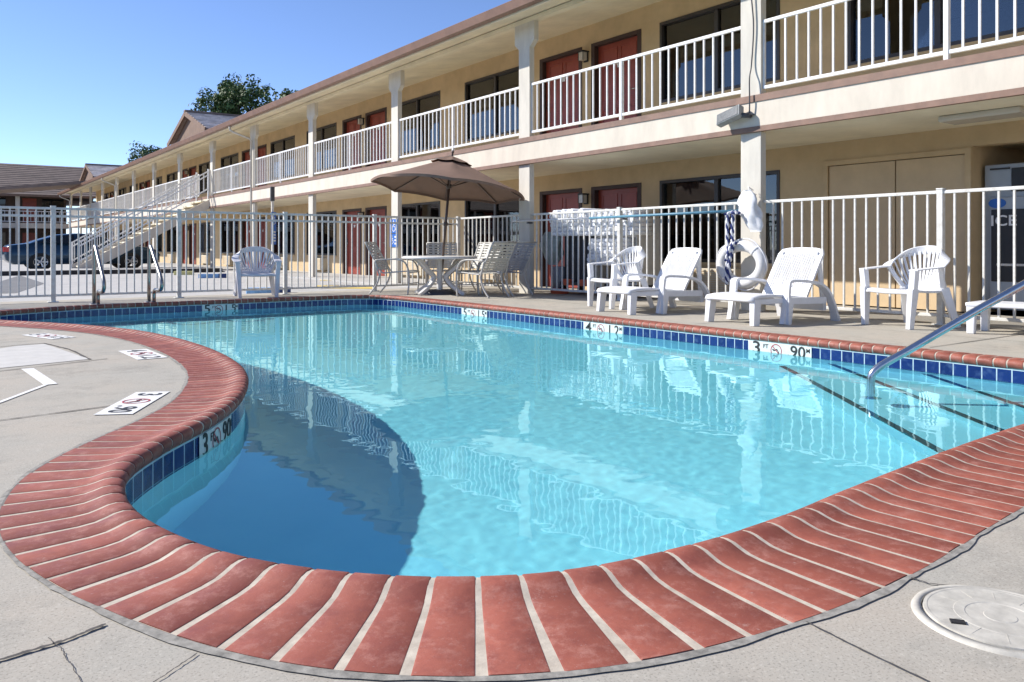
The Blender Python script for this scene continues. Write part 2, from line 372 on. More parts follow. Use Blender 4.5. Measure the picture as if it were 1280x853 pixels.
# join caps to the brick island (merge by distance)
def merge(o, d=0.0001):
    import bmesh
    bm = bmesh.new(); bm.from_mesh(o.data); bmesh.ops.remove_doubles(bm, verts=bm.verts, dist=d); bmesh.ops.recalc_face_normals(bm, faces=bm.faces)
    for e in bm.edges: e.smooth = e.calc_face_angle(0) < 0.9
    bm.to_mesh(o.data); bm.free()
cop = mb.build('coping', M_brick, pool); merge(cop)
me = cop.data
mo = MB(); n = len(prof); NS = 900; vs = []
mprof = [(o+(0.003 if o < 0.2 else -0.0), z-0.0024) for o, z in prof]
for j in range(NS):
    for o, z in mprof: vs.append(off(LEN*j/NS, o, z))
mo.add(vs, [(j*n+i, j*n+i+1, ((j+1) % NS)*n+i+1, ((j+1) % NS)*n+i) for j in range(NS) for i in range(n-1)], True)
merge(mo.build('mortar', M_mortar, pool))
# caulk strip between coping and deck
ck = MB(); vs = []; rr = random.Random(5); wob = [rr.uniform(0, 1) for _ in range(240)]
for j in range(NS):
    q = j/NS*240; i = int(q) % 240; w = wob[i]*(1-(q % 1))+wob[(i+1) % 240]*(q % 1); w2 = rr.uniform(0, 0.006)
    vs += [off(LEN*j/NS, CW-0.004, 0.001), off(LEN*j/NS, CW+0.004, 0.0035), off(LEN*j/NS, CW+0.009+w*0.018+w2, 0.003)]
ck.add(vs, [(j*3+i, j*3+i+1, ((j+1) % NS)*3+i+1, ((j+1) % NS)*3+i) for j in range(NS) for i in range(2)], False)
ck.build('edge_grout', M_caulk, pool)
# tile band + walls
tb = MB(); z0, z1 = -0.04, -0.185
NW = 700
for j in range(NW+1):
    sv = LEN*j/NW
    for z in (z0, z1): tb.uv[len(tb.v)] = (sv, z+0.045+0.22); tb.v.append(off(sv, 0.022, z))
for j in range(NW): tb.f.append((2*j, 2*j+1, 2*j+3, 2*j+2)); tb.sm.append(True)
tb.build('tile_band', M_tile, pool)
FLOOR = -0.95
pw = MB()
for j in range(NW+1):
    sv = LEN*j/NW
    pw.v.append(off(sv, 0.022, z1+0.001)); pw.v.append(off(sv, 0.03, -1.9))
for j in range(NW): pw.f.append((2*j, 2*j+1, 2*j+3, 2*j+2)); pw.sm.append(True)
pw.build('pool_wall', M_plaster, pool)
fl = MB(); nx, ny = 40, 70; X0, X1, Y0, Y1 = 0.2, 6.75, 1.35, 13.4
def floor_z(x, y):
    # shallow by the steps, deeper in the near-left bay and at the far end
    t = min(1, max(0, ((6.4-x)*0.77+(y-1.7)*0.63-1.9)/2.4)); t = t*t*(3-2*t)
    return -0.82-0.14*t
for i in range(nx+1):
    for j in range(ny+1):
        x = X0+(X1-X0)*i/nx; y = Y0+(Y1-Y0)*j/ny; fl.v.append((x, y, floor_z(x, y)))
for i in range(nx):
    for j in range(ny): a = i*(ny+1)+j; fl.f.append((a, a+ny+1, a+ny+2, a+1)); fl.sm.append(True)
fl.build('pool_floor', M_plaster, pool)
# corner steps (three diagonal treads)
def GR(px, py, z):          # photo pixel -> point on level z below the water surface, through the refracting surface
    x, y = G(px, py, WATER_Z); L = math.hypot(x, y); th = math.atan2(L, CAMZ-WATER_Z); tr_ = math.asin(math.sin(th)/1.33)
    e = (WATER_Z-z)*math.tan(tr_); return (x*(1+e/L), y*(1+e/L))
def step(pa, pb, z, zb, grow=0.6):
    a = GR(*pa, z); b = GR(*pb, z); d = Vector((b[0]-a[0], b[1]-a[1])).normalized()
    a2 = (a[0]-d.x*grow, a[1]-d.y*grow); b2 = (b[0]+d.x*1.2, b[1]+d.y*1.2)
    s = MB(); s.add([(a2[0],a2[1],z),(b2[0],b2[1],z),(8.2,b2[1],z),(8.2,a2[1],z),(a2[0],a2[1],zb),(b2[0],b2[1],zb),(8.2,b2[1],zb),(8.2,a2[1],zb)],
                    [(0,1,2,3),(7,6,5,4),(1,0,4,5),(2,1,5,6),(3,2,6,7),(0,3,7,4)])
    st = s.build('step', M_plaster, pool)
    nrm = Vector((d.y, -d.x));  # towards the corner?
    if nrm.dot(Vector((6.4-a[0], 1.7-a[1]))) < 0: nrm = -nrm
    e = MB(); w = 0.055
    e.add([(a2[0],a2[1],z+.004),(b2[0],b2[1],z+.004),(b2[0]+nrm.x*w,b2[1]+nrm.y*w,z+.004),(a2[0]+nrm.x*w,a2[1]+nrm.y*w,z+.004)], [(0,1,2,3)])
    e.build('step_edge', M_stepedge, st)
step((1150, 467), (1278, 510), -0.27, -0.38)
step((1060, 465), (1235, 534), -0.38, -0.49)
step((1000, 472), (1165.8, 562.6), -0.49, -1.3)
# depth markers on the tile band
def nodive(parent, Mx, r):
    a = MB(); seg = 28
    vs = [(rr*math.cos(2*PI*k/seg), rr*math.sin(2*PI*k/seg), 0.0012) for rr in (r, r*0.86) for k in range(seg)]
    a.add(vs, [(k, (k+1) % seg, seg+(k+1) % seg, seg+k) for k in range(seg)])
    a.bar((-r*.62, r*.62, 0.0012), (r*.62, -r*.62, 0.0012), r*.13, 0.0006)
    o = a.build('prohibition_ring', M_redink, parent); o.data.transform(Mx)
    f = MB(); f.bar((-r*.5, -r*.05, .0008), (r*.15, r*.2, .0008), r*.2, 0.0005); f.bar((r*.15, r*.2, .0008), (r*.5, -r*.35, .0008), r*.14, 0.0005); f.disc((-r*.55, r*.12), r*.13, .0005, .001, 12)
    o2 = f.build('diver_symbol', M_ink, parent); o2.data.transform(Mx)
def wall_marker(Y0_, Y1_, a, b, side='x', X=6.43):
    # tile on the right wall (facing -X), or on the far wall (facing -Y)
    t = (Y0_+Y1_)/2; L = abs(Y1_-Y0_); zc = -0.12; h = 0.15
    if side == 'x': org = (X+0.016, t, zc); Mx = frame((0,-1,0), (0,0,1), org)
    else: org = (t, X+0.016, zc); Mx = frame((1,0,0), (0,0,1), org)
    q = MB(); q.box(-L/2, L/2, -h/2, h/2, -0.003, 0.0); o = q.build('depth_marker', M_marker, pool); o.data.transform(Mx)
    text_obj(a, 'lettering', M_ink, o, 0.165, Mx @ Matrix.Translation((-L*0.36, 0.01, 0.001)) @ Matrix.Scale(1.3, 4, (1,0,0)))
    text_obj('FT', 'lettering', M_ink, o, 0.055, Mx @ Matrix.Translation((-L*0.36+0.105, 0.035, 0.001)))
    text_obj(b, 'lettering', M_ink, o, 0.15, Mx @ Matrix.Translation((L*0.27, 0.01, 0.001)) @ Matrix.Scale(1.1, 4, (1,0,0)))
    text_obj('M', 'lettering', M_ink, o, 0.055, Mx @ Matrix.Translation((L*0.45, 0.035, 0.001)))
    nodive(o, Mx @ Matrix.Translation((-L*0.04, 0.005, 0)), 0.062)
def yx(px, X): a = (px-CX)/F; return X*(FW[1]+RT[1]*a)/(FW[0]+RT[0]*a)
def xy(px, Y): a = (px-CX)/F; return Y*(FW[0]+RT[0]*a)/(FW[1]+RT[1]*a)
wall_marker(yx(934,6.43), yx(1013,6.43), '3', '.90')
wall_marker(yx(728,6.43), yx(777,6.43), '4', '1.2')
wall_marker(yx(576,6.43), yx(607.5,6.43), '5', '1.5')
wall_marker(xy(253,13.05), xy(298,13.05), '5', '1.5', 'y', 13.05)
# marker in the near bay, on the curved wall
def curved_marker(target, a, b, L=0.50):
    best = min(range(2000), key=lambda k: (at(LEN*k/2000)[0]-target[0])**2+(at(LEN*k/2000)[1]-target[1])**2); sc = LEN*best/2000
    q = MB(); N = 12; h0, h1 = -0.045, -0.195; root = None
    for j in range(N+1):
        sv = sc+L*(j/N-0.5)
        q.v.append(off(sv, 0.017, h0)); q.v.append(off(sv, 0.017, h1))
    for j in range(N): q.f.append((2*j, 2*j+1, 2*j+3, 2*j+2)); q.sm.append(True)
    root = q.build('depth_marker', M_marker, pool)
    for body, fr, size, dz in ((a, -0.36, 0.165, 0.01), ('FT', -0.16, 0.055, 0.035), (b, 0.27, 0.15, 0.01), ('M', 0.45, 0.055, 0.035)):
        sv = sc - fr*L*SGNDIR; p = off(sv, 0.015, -0.12+dz); x, y, nx_, ny_ = frame_at(sv); nn = Vector((-SGN*nx_, -SGN*ny_, 0)); ex = Vector((0,0,1)).cross(nn)
        text_obj(body, 'lettering', M_ink, root, size, frame(ex, (0,0,1), p))
    p = off(sc+0.04*L*SGNDIR, 0.015, -0.115); x, y, nx_, ny_ = frame_at(sc); nn = Vector((-SGN*nx_, -SGN*ny_, 0))
    nodive(root, frame(Vector((0,0,1)).cross(nn), (0,0,1), p), 0.062)
SGNDIR = 1.0
_x, _y, _nx, _ny = frame_at(LEN*0.3); _ex = Vector((0,0,1)).cross(Vector((-SGN*_nx, -SGN*_ny, 0))); _p = at(LEN*0.3+0.05)
SGNDIR = -1.0 if _ex.dot(Vector((_p[0]-_x, _p[1]-_y, 0))) > 0 else 1.0
curved_marker((1.20, 4.18), '3', '.90')

# ---------------------------------------------------------------- water
wm = MB(); gx, gy = 2, 2
import mathutils.noise as mn
gx, gy = 360, 650; WX0, WX1, WY0, WY1 = 0.15, 6.85, 1.3, 13.5
def ripple(x, y):
    e = min(1, max(0, min(x-WX0, WX1-x, y-WY0, WY1-y))/0.1)
    return e*(0.0006*mn.noise(Vector((x*1.7, y*1.7, 0.3)))+0.0005*mn.noise(Vector((x*5.0, y*6.0, 2.3)))+0.00028*mn.noise(Vector((x*12.0, y*12.0, 5.3)))+0.00014*mn.noise(Vector((x*24.0, y*27.0, 8.3))))
xs = [WX0+(WX1-WX0)*i/gx for i in range(gx+1)]; ys = [WY0+(WY1-WY0)*j/gy for j in range(gy+1)]
vs = [(x, y, WATER_Z+ripple(x, y)) for x in xs for y in ys]
wm.add(vs, [(i*(gy+1)+j, (i+1)*(gy+1)+j, (i+1)*(gy+1)+j+1, i*(gy+1)+j+1) for i in range(gx) for j in range(gy)], True)
water = wm.build('water', M_water); struct(water); water.cycles.is_caustics_caster = True
for o_ in pool.children_recursive: o_.cycles.is_caustics_receiver = True

# ---------------------------------------------------------------- ground sheets
import bmesh
def sheet(name, outer, hole, z, m):
    bm = bmesh.new()
    def loop(pts):
        vs = [bm.verts.new((p[0], p[1], z)) for p in pts]; return [bm.edges.new((vs[i], vs[(i+1) % len(vs)])) for i in range(len(vs))]
    es = loop(outer)
    if hole: es += loop(hole)
    bmesh.ops.triangle_fill(bm, use_beauty=True, use_dissolve=False, edges=es)
    for f in bm.faces:
        if f.normal.z < 0: f.normal_flip()
    me = bpy.data.meshes.new(name); bm.to_mesh(me); bm.free(); me.materials.append(m)
    o = bpy.data.objects.new(name, me); COL.objects.link(o); return struct(o)
hole = [off(LEN*j/400, CW-0.006, 0)[:2] for j in range(400)]
DX0, DX1, DY0, DY1 = -9.0, 10.93, -9.0, 15.0
deck = sheet('pool_deck', [(DX0,DY0),(DX1,DY0),(DX1,DY1),(DX0,DY1)], hole, 0.0, M_deck)
sheet('parking_lot', [(-40,DY1-.02),(8.6,DY1-.02),(8.6,80),(-40,80)], None, -0.02, M_lot)
sheet('ground', [(-500,-500),(500,-500),(500,600),(-500,600)], [(DX0+.05,DY0+.05),(DX1-.05,DY0+.05),(DX1-.05,DY1-.05),(DX0+.05,DY1-.05)], -0.035, M_asphalt)
wk = MB(); wk.box(8.6, 10.95, DY1-0.03, 80, -0.2, 0.01); struct(wk.build('walkway', M_lot))
# dark asphalt plus a painted-in cast shadow, behind the left part of the fence
ap = MB(); P = [G(-260,366,-.016), G(0,352,-.016), G(25,344.5,-.016), G(56,354.5,-.016), G(20,366.5,-.016), G(-260,374,-.016)]
ap.add([(p[0], p[1], -.016) for p in P], [tuple(range(len(P)))]); struct(ap.build('asphalt_shadow_patch', M_asphalt))
ky = MB(); ky.box(1.0, 8.55, 29.6, 29.8, -0.02, 0.12); ky.box(1.0, 8.55, 29.8, 33.0, -0.02, 0.10); kb = ky.build('kerb', M_kerb); struct(kb)
ks = MB(); ks.box(1.02, 8.58, 29.82, 32.98, 0.10, 0.105); o = ks.build('pavement', M_lot, kb)
yp = MB()
for a, b in (((400,349),(480,352)), ((395,357),(470,361.5))):
    p = [G(a[0],a[1],-.016), G(b[0],a[1]+1,-.016), G(b[0],b[1],-.016), G(a[0],b[1]-1,-.016)]
    yp.add([(q[0], q[1], -.014) for q in p], [(0,1,2,3)])
struct(yp.build('yellow_paint_marking', M_yellow))
# deck joints, cracks, painted lines
def strip(mb_, pts, w, z, jit=0.0, sub=1):
    P = []
    for (a, b) in zip(pts, pts[1:]):
        for k in range(sub): t = k/sub; P.append((a[0]+(b[0]-a[0])*t, a[1]+(b[1]-a[1])*t))
    P.append(pts[-1]); r = random.Random(len(P)*7+int(w*1e4)); vs = []
    P = [(p[0]+r.uniform(-jit, jit), p[1]+r.uniform(-jit, jit)) for p in P]
    for i, p in enumerate(P):
        a = Vector(P[max(i-1,0)]); b = Vector(P[min(i+1,len(P)-1)]); t = (b-a).normalized(); ww = w*(0.6+0.8*r.random()) if jit else w
        vs += [(p[0]-t.y*ww/2, p[1]+t.x*ww/2, z), (p[0]+t.y*ww/2, p[1]-t.x*ww/2, z)]
    mb_.add(vs, [(2*i+1, 2*i, 2*i+2, 2*i+3) for i in range(len(P)-1)])
def GP(*l): return [G(a, b) for a, b in l]
jm = MB()
strip(jm, GP((-90,536),(0,526.3),(137.5,508.3)), 0.012, 0.004, 0.001, 14)
strip(jm, GP((-90,473),(0,464.5),(134,449)), 0.012, 0.004, 0.001, 12)
strip(jm, GP((-60,438.5),(0,434),(55,429.6)), 0.014, 0.004, 0.001, 8)
strip(jm, GP((55,429.6),(86,437),(113.4,449.8)), 0.018, 0.004, 0.005, 8)
strip(jm, GP((-70,850),(0,827),(80,803),(132,782)), 0.011, 0.004, 0.0015, 14)
strip(jm, GP((190,856),(222,836),(247,818)), 0.003, 0.004, 0.002, 8)
strip(jm, GP((60,800),(78,815),(86,830),(98,850),(118,900)), 0.0018, 0.004, 0.003, 6)
strip(jm, GP((1008,779),(1085,818),(1190,868)), 0.004, 0.004, 0.001, 10)
strip(jm, GP((1139,724),(1160,731),(1200,735)), 0.006, 0.004, 0.002, 5)
strip(jm, GP((1180,735),(1300,760)), 0.003, 0.0035, 0.001, 6)
for yy in (11.2, 8.6, 6.1, 3.5, 0.9): strip(jm, [(6.9, yy), (10.9, yy+0.02)], 0.012, 0.004, 0.001, 12)
strip(jm, [(0.2,13.52),(6.9,13.52)], 0.010, 0.004, 0.001, 20)
strip(jm, [(8.0,-5),(8.0,13.6)], 0.008, 0.004, 0.001, 30)
jm.build('joint', M_joint, deck)
pl = MB()
strip(pl, GP((-60,523),(0,503.5),(58,481.5)), 0.030, 0.004)
strip(pl, GP((34,461.5),(63.5,481.5)), 0.075, 0.0045)
pl.build('painted_line', M_paintwhite, deck)
pt = MB(); P = GP((-100,452),(-40,443),(20,433),(56,430.5),(112,449.5),(-90,470)); pt.add([(p[0],p[1],0.003) for p in P], [tuple(range(len(P)))])
pt.build('concrete_patch', mat('pale_patch', (0.56, 0.54, 0.50), 0.9, 0.12, 8, 0.4, 90), deck)
# deck markers
def deck_marker(c, a, b, L, Wd):
    # c: four photo corners, projected on the deck
    cs = [G(x, y) for x, y in c]; cx = sum(p[0] for p in cs)/4; cy = sum(p[1] for p in cs)/4
    far = Vector(((cs[1][0]+cs[2][0])/2, (cs[1][1]+cs[2][1])/2)); near = Vector(((cs[0][0]+cs[3][0])/2, (cs[0][1]+cs[3][1])/2))
    d = (near-far); L = d.length; d.normalize(); ey = Vector((-d.y, d.x)); w = abs((Vector(cs[1])-Vector(cs[2])).dot(ey)) or Wd; w = Wd
    Mx = frame((d.x, d.y, 0), (ey.x, ey.y, 0), (cx, cy, 0.0045))
    q = MB(); q.box(-L/2, L/2, -w/2, w/2, -0.001, 0); o = q.build('deck_depth_marker', M_paintwhite, pool); o.data.transform(Mx)
    text_obj(a, 'lettering', M_ink, o, w*0.95, Mx @ Matrix.Translation((-L*0.36, 0, 0.001)), depth=0.0008)
    text_obj(b, 'lettering', M_ink, o, w*0.85, Mx @ Matrix.Translation((L*0.29, 0, 0.001)) , depth=0.0008)
    nodive(o, Mx @ Matrix.Translation((-L*0.04, 0, 0.001)), w*0.38)
deck_marker([(122,518.6),(172.7,490.6),(210.5,491),(160.7,519.8)], '3', '.90', 0.5, 0.19)
deck_marker([(177,451),(153,439.5),(178,437),(205,447)], '4', '1.2', 0.5, 0.22)
deck_marker([(67,425),(32,419),(50,417.5),(93,422)], '5', '1.5', 0.5, 0.22)
# skimmer lid
lc = (1.985, 0.845)
lid = thing('skimmer_lid', 'round off-white plastic skimmer lid set in the deck at lower right', 'lid', (lc[0], lc[1], 0)); lid.scale = (0.94, 0.94, 1)
q = MB(); q.lathe([(0.0,0.0095),(0.035,0.0095),(0.037,0.0085),(0.075,0.0085),(0.077,0.0095),(0.10,0.0095),(0.102,0.0087),(0.158,0.0087),(0.160,0.0095),(0.168,0.009),(0.170,0.0)], 56, smooth=False); 
for k in range(12):
    a = 2*PI*k/12; q.bar((0.078*math.cos(a),0.078*math.sin(a),0.0090),(0.150*math.cos(a),0.150*math.sin(a),0.0086),0.002,0.001)
q.build('cover', M_lid, lid)
q = MB(); q.lathe([(0.173,0.0),(0.173,0.007),(0.192,0.006),(0.196,0.0)], 56); q.build('collar', M_lid, lid)
q = MB(); q.lathe([(0.169,0.0012),(0.174,0.0012)], 56); q.build('gap', M_black, lid)
q = MB(); q.box(-0.016,0.016,-0.01,0.01,0.0,0.0125, M=Matrix.Translation((-0.118,0.045,0)) @ Matrix.Rotation(-0.9,4,'Z')); q.build('finger_slot', M_black, lid)

# ---------------------------------------------------------------- stainless rails
def arc(c, r, a0, a1, ex, ez, n=8):
    c = Vector(c); ex = Vector(ex); ez = Vector(ez)
    return [c+ex*(r*math.cos(a0+(a1-a0)*k/n))+ez*(r*math.sin(a0+(a1-a0)*k/n)) for k in range(n+1)]
def smooth_path(P, n=8):
    P = [Vector(p) for p in P]; out = []
    for i in range(len(P)-1):
        p0, p1, p2, p3 = P[max(i-1,0)], P[i], P[i+1], P[min(i+2,len(P)-1)]
        for k in range(n):
            t = k/n; out.append(0.5*((2*p1)+(-p0+p2)*t+(2*p0-5*p1+4*p2-p3)*t*t+(-p0+3*p1-3*p2+p3)*t**3))
    out.append(P[-1]); return out
hr = thing('stair_handrail', 'polished steel handrail sloping up out of the shallow steps at right', 'handrail', (5.14, 3.0, -0.2))
def hp(t, z): return (1.76*t, -1.5*t, z+0.2)
path = [hp(0.0,-0.245), hp(0.0,-0.16), hp(0.0,-0.08)] + smooth_path([hp(0.0,-0.05), hp(0.004,0.0), hp(0.022,0.045), hp(0.055,0.095), hp(0.10,0.155)],5)[1:] + [hp(0.30,0.44), hp(0.50,0.71)] + smooth_path([hp(0.56,0.79), hp(0.63,0.86), hp(0.72,0.88), hp(0.79,0.83), hp(0.82,0.72)],5) + [hp(0.84,0.4), hp(0.88,-0.01+0.01)]
q = MB(); q.tube(path, 0.026, 16); q.build('tube', M_metal, hr)
q = MB(); q.lathe([(0.0,0.02),(0.04,0.018),(0.062,0.006),(0.065,0.0)],20,(hp(0.88,0)[0],hp(0.88,0)[1],0.2)); q.build('base_plate', M_metal, hr)
q = MB(); q.lathe([(0.0,0.02),(0.04,0.018),(0.065,0.004),(0.068,-0.002)],20,(0,0,-0.045)); q.build('base_plate', M_metal, hr)
def grab(x, y, label):
    t = thing('grab_rail', label, 'grab rail', (x, y, 0), 0, 'ladder grab rails')
    P = [(0,0,0),(0,0,0.4),(0,-0.01,0.72)] + smooth_path([(0,-0.015,0.78),(0,-0.05,0.86),(0,-0.12,0.87),(0,-0.22,0.81),(0,-0.40,0.68)],5)[0:] + [(0,-0.75,0.45)] + smooth_path([(0,-0.84,0.37),(0,-0.86,0.29),(0,-0.78,0.225),(0,-0.6,0.21),(0,-0.42,0.21),(0,-0.36,0.17),(0,-0.35,0.1)],5) + [(0,-0.35,0.0)]
    q = MB(); q.tube(P, 0.027, 12); q.build('tube', M_metal_old, t)
    for yy in (0, -0.35):
        q = MB(); q.lathe([(0.0,0.02),(0.05,0.018),(0.07,0.0)],16,(0,yy,0)); q.build('base_plate', M_metal_old, t)
    return t
g1 = grab(2.03, 13.62, 'left steel ladder grab rail at the far pool edge')
g2 = dup(g1, (2.80, 13.60, 0), 0, 'right steel ladder grab rail at the far pool edge')

# ---------------------------------------------------------------- fences
FT, FM, FB = 1.465, 1.345, 0.105
def fence_run(name, label, p0, p1, posts, mid=False, spacing=0.15, group='white metal pool fence'):
    # runs along one axis from p0 to p1
    a = Vector((p0[0], p0[1], 0)); b = Vector((p1[0], p1[1], 0)); L = (b-a).length; ang = math.atan2(b.y-a.y, b.x-a.x)
    t = thing('pool_fence', label, 'fence', tuple(a), ang, group)
    for z in ([FT, FB] + ([FM] if mid else [])):
        q = MB(); q.box(0, L, -0.017, 0.017, z-0.018, z+0.018); q.build('rail', M_fence, t, 0.004)
    q = MB(); q.box(-0.033, 0.033, -0.033, 0.033, 0, FT+0.03); q.v = [(x, y, z) for x, y, z in q.v]
    q.box(-0.038, 0.038, -0.038, 0.038, FT+0.026, FT+0.042); q.box(-0.075, 0.075, -0.06, 0.06, 0, 0.012)
    first = None
    for px_ in posts:
        if first is None: first = q.build('post', M_fence, t, 0.004); first.location = (px_, 0, 0)
        else: inst(first, t, (px_, 0, 0))
    xs = []; cuts = sorted([0]+list(posts)+[L]); 
    for c0, c1 in zip(cuts, cuts[1:]):
        if c1-c0 < 0.1: continue
        n_ = max(1, round((c1-c0)/spacing)); xs += [c0+(c1-c0)*k/n_ for k in range(1, n_)]
    q = MB(); q.box(-0.0105, 0.0105, -0.0105, 0.0105, FB, FT); bf = None
    for x in xs:
        if bf is None: bf = q.build('baluster', M_fence, t); bf.location = (x, 0, 0)
        else: inst(bf, t, (x, 0, 0))
    return t
FY, FX = 14.45, 9.06
fence_run('f', 'white metal fence between the parking lot and the far end of the pool', (-4.0, FY), (9.06, FY), [0.05, 1.9, 3.74, 5.58, 7.45, 9.3, 11.1, 13.03], mid=True, spacing=0.118)
fence_run('f', 'short white fence run behind the patio table, left of the brown-shaded post', (FX, 14.40), (FX, 12.26), [])
fence_run('f', 'white metal fence run in front of the laundry cart', (FX, 11.93), (FX, 7.13), [11.93-9.58])
fence_run('f', 'white metal fence run at the right behind the armchair', (FX, 6.80), (FX, -5.0), [6.80-4.47, 6.80+0.6, 6.80+4.0])

# ---------------------------------------------------------------- motel building
POSTS = [-8.4, -3.3, 1.83, 6.97, 12.09, 17.26, 22.48, 27.64, 32.66, 37.74, 42.8, 47.7, 52.6, 57.4, 62.1, 66.6, 71.6]
WX = 10.9; YE0, YE1 = -9.0, 72.2
motel = thing('motel_building', 'long two-storey tan motel with cream balconies and red doors', 'motel', (WX, 0, 0))
def mbuild(q, name, m, parent=None, bevel=0.0):
    o = q.build(name, m, None, bevel)
    p = parent or motel; o.parent = p
    # keep world coordinates: shift mesh by the parents' offsets
    if parent is None or parent is motel: o.data.transform(Matrix.Translation((-WX, 0, 0)))
    return o
CEN = [2.1+10.4*k for k in range(-1, 7)]; CEN = [-8.3, 2.1, 12.5, 22.95, 33.35, 43.75, 54.15, 64.55]
# openings on the wall plane: list of (y0, y1, z0, z1, kind)
ops = []
for lvl, zb in ((0, 0.0), (1, 2.9)):
    for c in CEN:
        for s in (-1, 1):
            d = sorted((c+s*0.145, c+s*1.56)); w = sorted((c+s*2.04, c+s*4.62))
            if lvl == 0 and c == 2.1: continue
            ops.append((d[0], d[1], zb+0.0 if lvl == 0 else 2.9, zb+2.08, 'door', s, lvl))
            if w[0] > YE0+.2 and w[1] < YE1-.2: ops.append((w[0], w[1], zb+0.6, zb+2.08, 'window', s, lvl))
ops = [o for o in ops if o[0] > YE0+.2 and o[1] < YE1-.2]
NICHE = (1.6, 4.98, 0.0, 2.16)
# wall with real openings: built of rectangles between the cuts
def wall_mesh(z0, z1, holes):
    q = MB(); ys = sorted(set([YE0, YE1]+[h[0] for h in holes]+[h[1] for h in holes])); 
    for a, b in zip(ys, ys[1:]):
        zs = [(h[2], h[3]) for h in holes if h[0] <= a+1e-6 and h[1] >= b-1e-6]; z = z0
        for (p, r) in sorted(zs):
            if p > z+1e-6: q.box(WX, WX+0.2, a, b, z, p)
            z = max(z, r)
        if z < z1-1e-6: q.box(WX, WX+0.2, a, b, z, z1)
    return q
h0 = [(o[0], o[1], o[2], o[3]) for o in ops if o[6] == 0]+[NICHE, (5.06, 7.03, 0.0, 2.13)]; h1 = [(o[0], o[1], o[2], o[3]) for o in ops if o[6] == 1]
mbuild(wall_mesh(0, 2.62, h0), 'wall', M_wall); mbuild(wall_mesh(2.622, 5.60, h1), 'wall', M_wall)
q = MB(); q.box(WX+0.2, WX+7, YE1-0.2, YE1, 0, 5.6); q.box(WX+0.2, WX+7, YE0, YE0+0.2, 0, 5.6); q.box(WX+7, WX+7.2, YE0, YE1, 0, 5.6); mbuild(q, 'wall', M_wall)
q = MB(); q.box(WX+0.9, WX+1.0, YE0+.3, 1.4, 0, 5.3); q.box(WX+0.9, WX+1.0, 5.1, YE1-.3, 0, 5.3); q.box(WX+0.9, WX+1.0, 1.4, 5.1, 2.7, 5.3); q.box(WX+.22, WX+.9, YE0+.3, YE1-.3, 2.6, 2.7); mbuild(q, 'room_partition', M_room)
# niche box
q = MB(); q.box(WX+0.2, WX+1.5, 4.98, 5.05, 0, 2.3); q.box(WX+0.2, WX+1.5, 1.53, 1.6, 0, 2.3); q.box(WX+1.5, WX+1.6, 1.5, 5.05, 0, 2.3); q.box(WX+0.2, WX+1.5, 1.6, 4.98, 2.2, 2.3); mbuild(q, 'niche', M_closet)
# balcony slab, edge bands
q = MB(); q.box(9.02, WX-0.002, YE0, YE1, 2.42, 2.88); mbuild(q, 'balcony_slab', M_soffit)
q = MB(); q.box(8.955, 9.018, YE0-.01, YE1+.01, 2.47, 2.80); mbuild(q, 'balcony_fascia', M_cream)
for z0_, z1_, x_ in ((2.80, 2.89, 8.94), (2.40, 2.47, 8.945)):
    q = MB(); q.box(x_, 9.016, YE0-.02, YE1+.02, z0_, z1_); mbuild(q, 'trim_band', M_trim)
# posts
def post(y):
    q = MB(); q.box(9.0, 9.11, y-0.165, y+0.165, 0.0, 2.40); a = mbuild(q, 'post', M_post, None, 0.006)
    q = MB(); q.box(9.0, 9.11, y-0.165, y+0.165, 2.892, 4.60)
    q.prism([(9.0,4.598),(9.11,4.598),(9.11,5.03),(9.0,5.03)], y-0.165, y+0.165)
    for s in (-1, 1):
        P = [(y+s*0.165, 4.56), (y+s*0.30, 4.68), (y+s*0.30, 5.03), (y+s*0.165, 5.03)]
        vs = [(9.002, p[0], p[1]) for p in P]+[(9.108, p[0], p[1]) for p in P]
        q.add(vs, [(0,1,2,3),(7,6,5,4),(0,4,5,1),(1,5,6,2),(2,6,7,3),(3,7,4,0)])
    mbuild(q, 'post', M_post)
for y in POSTS: post(y)
# band pieces wrap the post fronts
# upper railing per bay
def railing(y0, y1, mid=True):
    L = y1-y0; t = bpy.data.objects.new('railing', None); COL.objects.link(t); t.parent = motel; t.location = (9.05-WX, y0, 0)
    for z in (3.87, 2.99):
        q = MB(); q.box(-0.02, 0.02, 0, L, z-0.022, z+0.022); q.build('rail', M_rail, t, 0.004)
    if mid:
        q = MB(); q.box(-0.028, 0.028, L/2-0.028, L/2+0.028, 2.885, 3.87); q.build('rail_post', M_rail, t, 0.004)
    halves = ((0, L/2), (L/2, L)) if mid else ((0, L),); first = None
    for a, b in halves:
        n_ = max(2, round((b-a)/0.17))
        for k in range(1 if a > 0 else 0, n_+(1 if b == L else 0)):
            if (k == 0 and a == 0): yy = 0.012
            elif k == n_: yy = L-0.012
            else: yy = a+(b-a)*k/n_
            if first is None:
                q = MB(); q.box(-0.0115, 0.0115, -0.0115, 0.0115, 2.99, 3.87); first = q.build('baluster', M_rail, t); first.location = (0, yy, 0)
            else: inst(first, t, (0, yy, 0))
for a, b in zip(POSTS, POSTS[1:]):
    if abs(a-32.66) < .1: railing(34.6, b-0.17)
    else: railing(a+0.17, b-0.17)
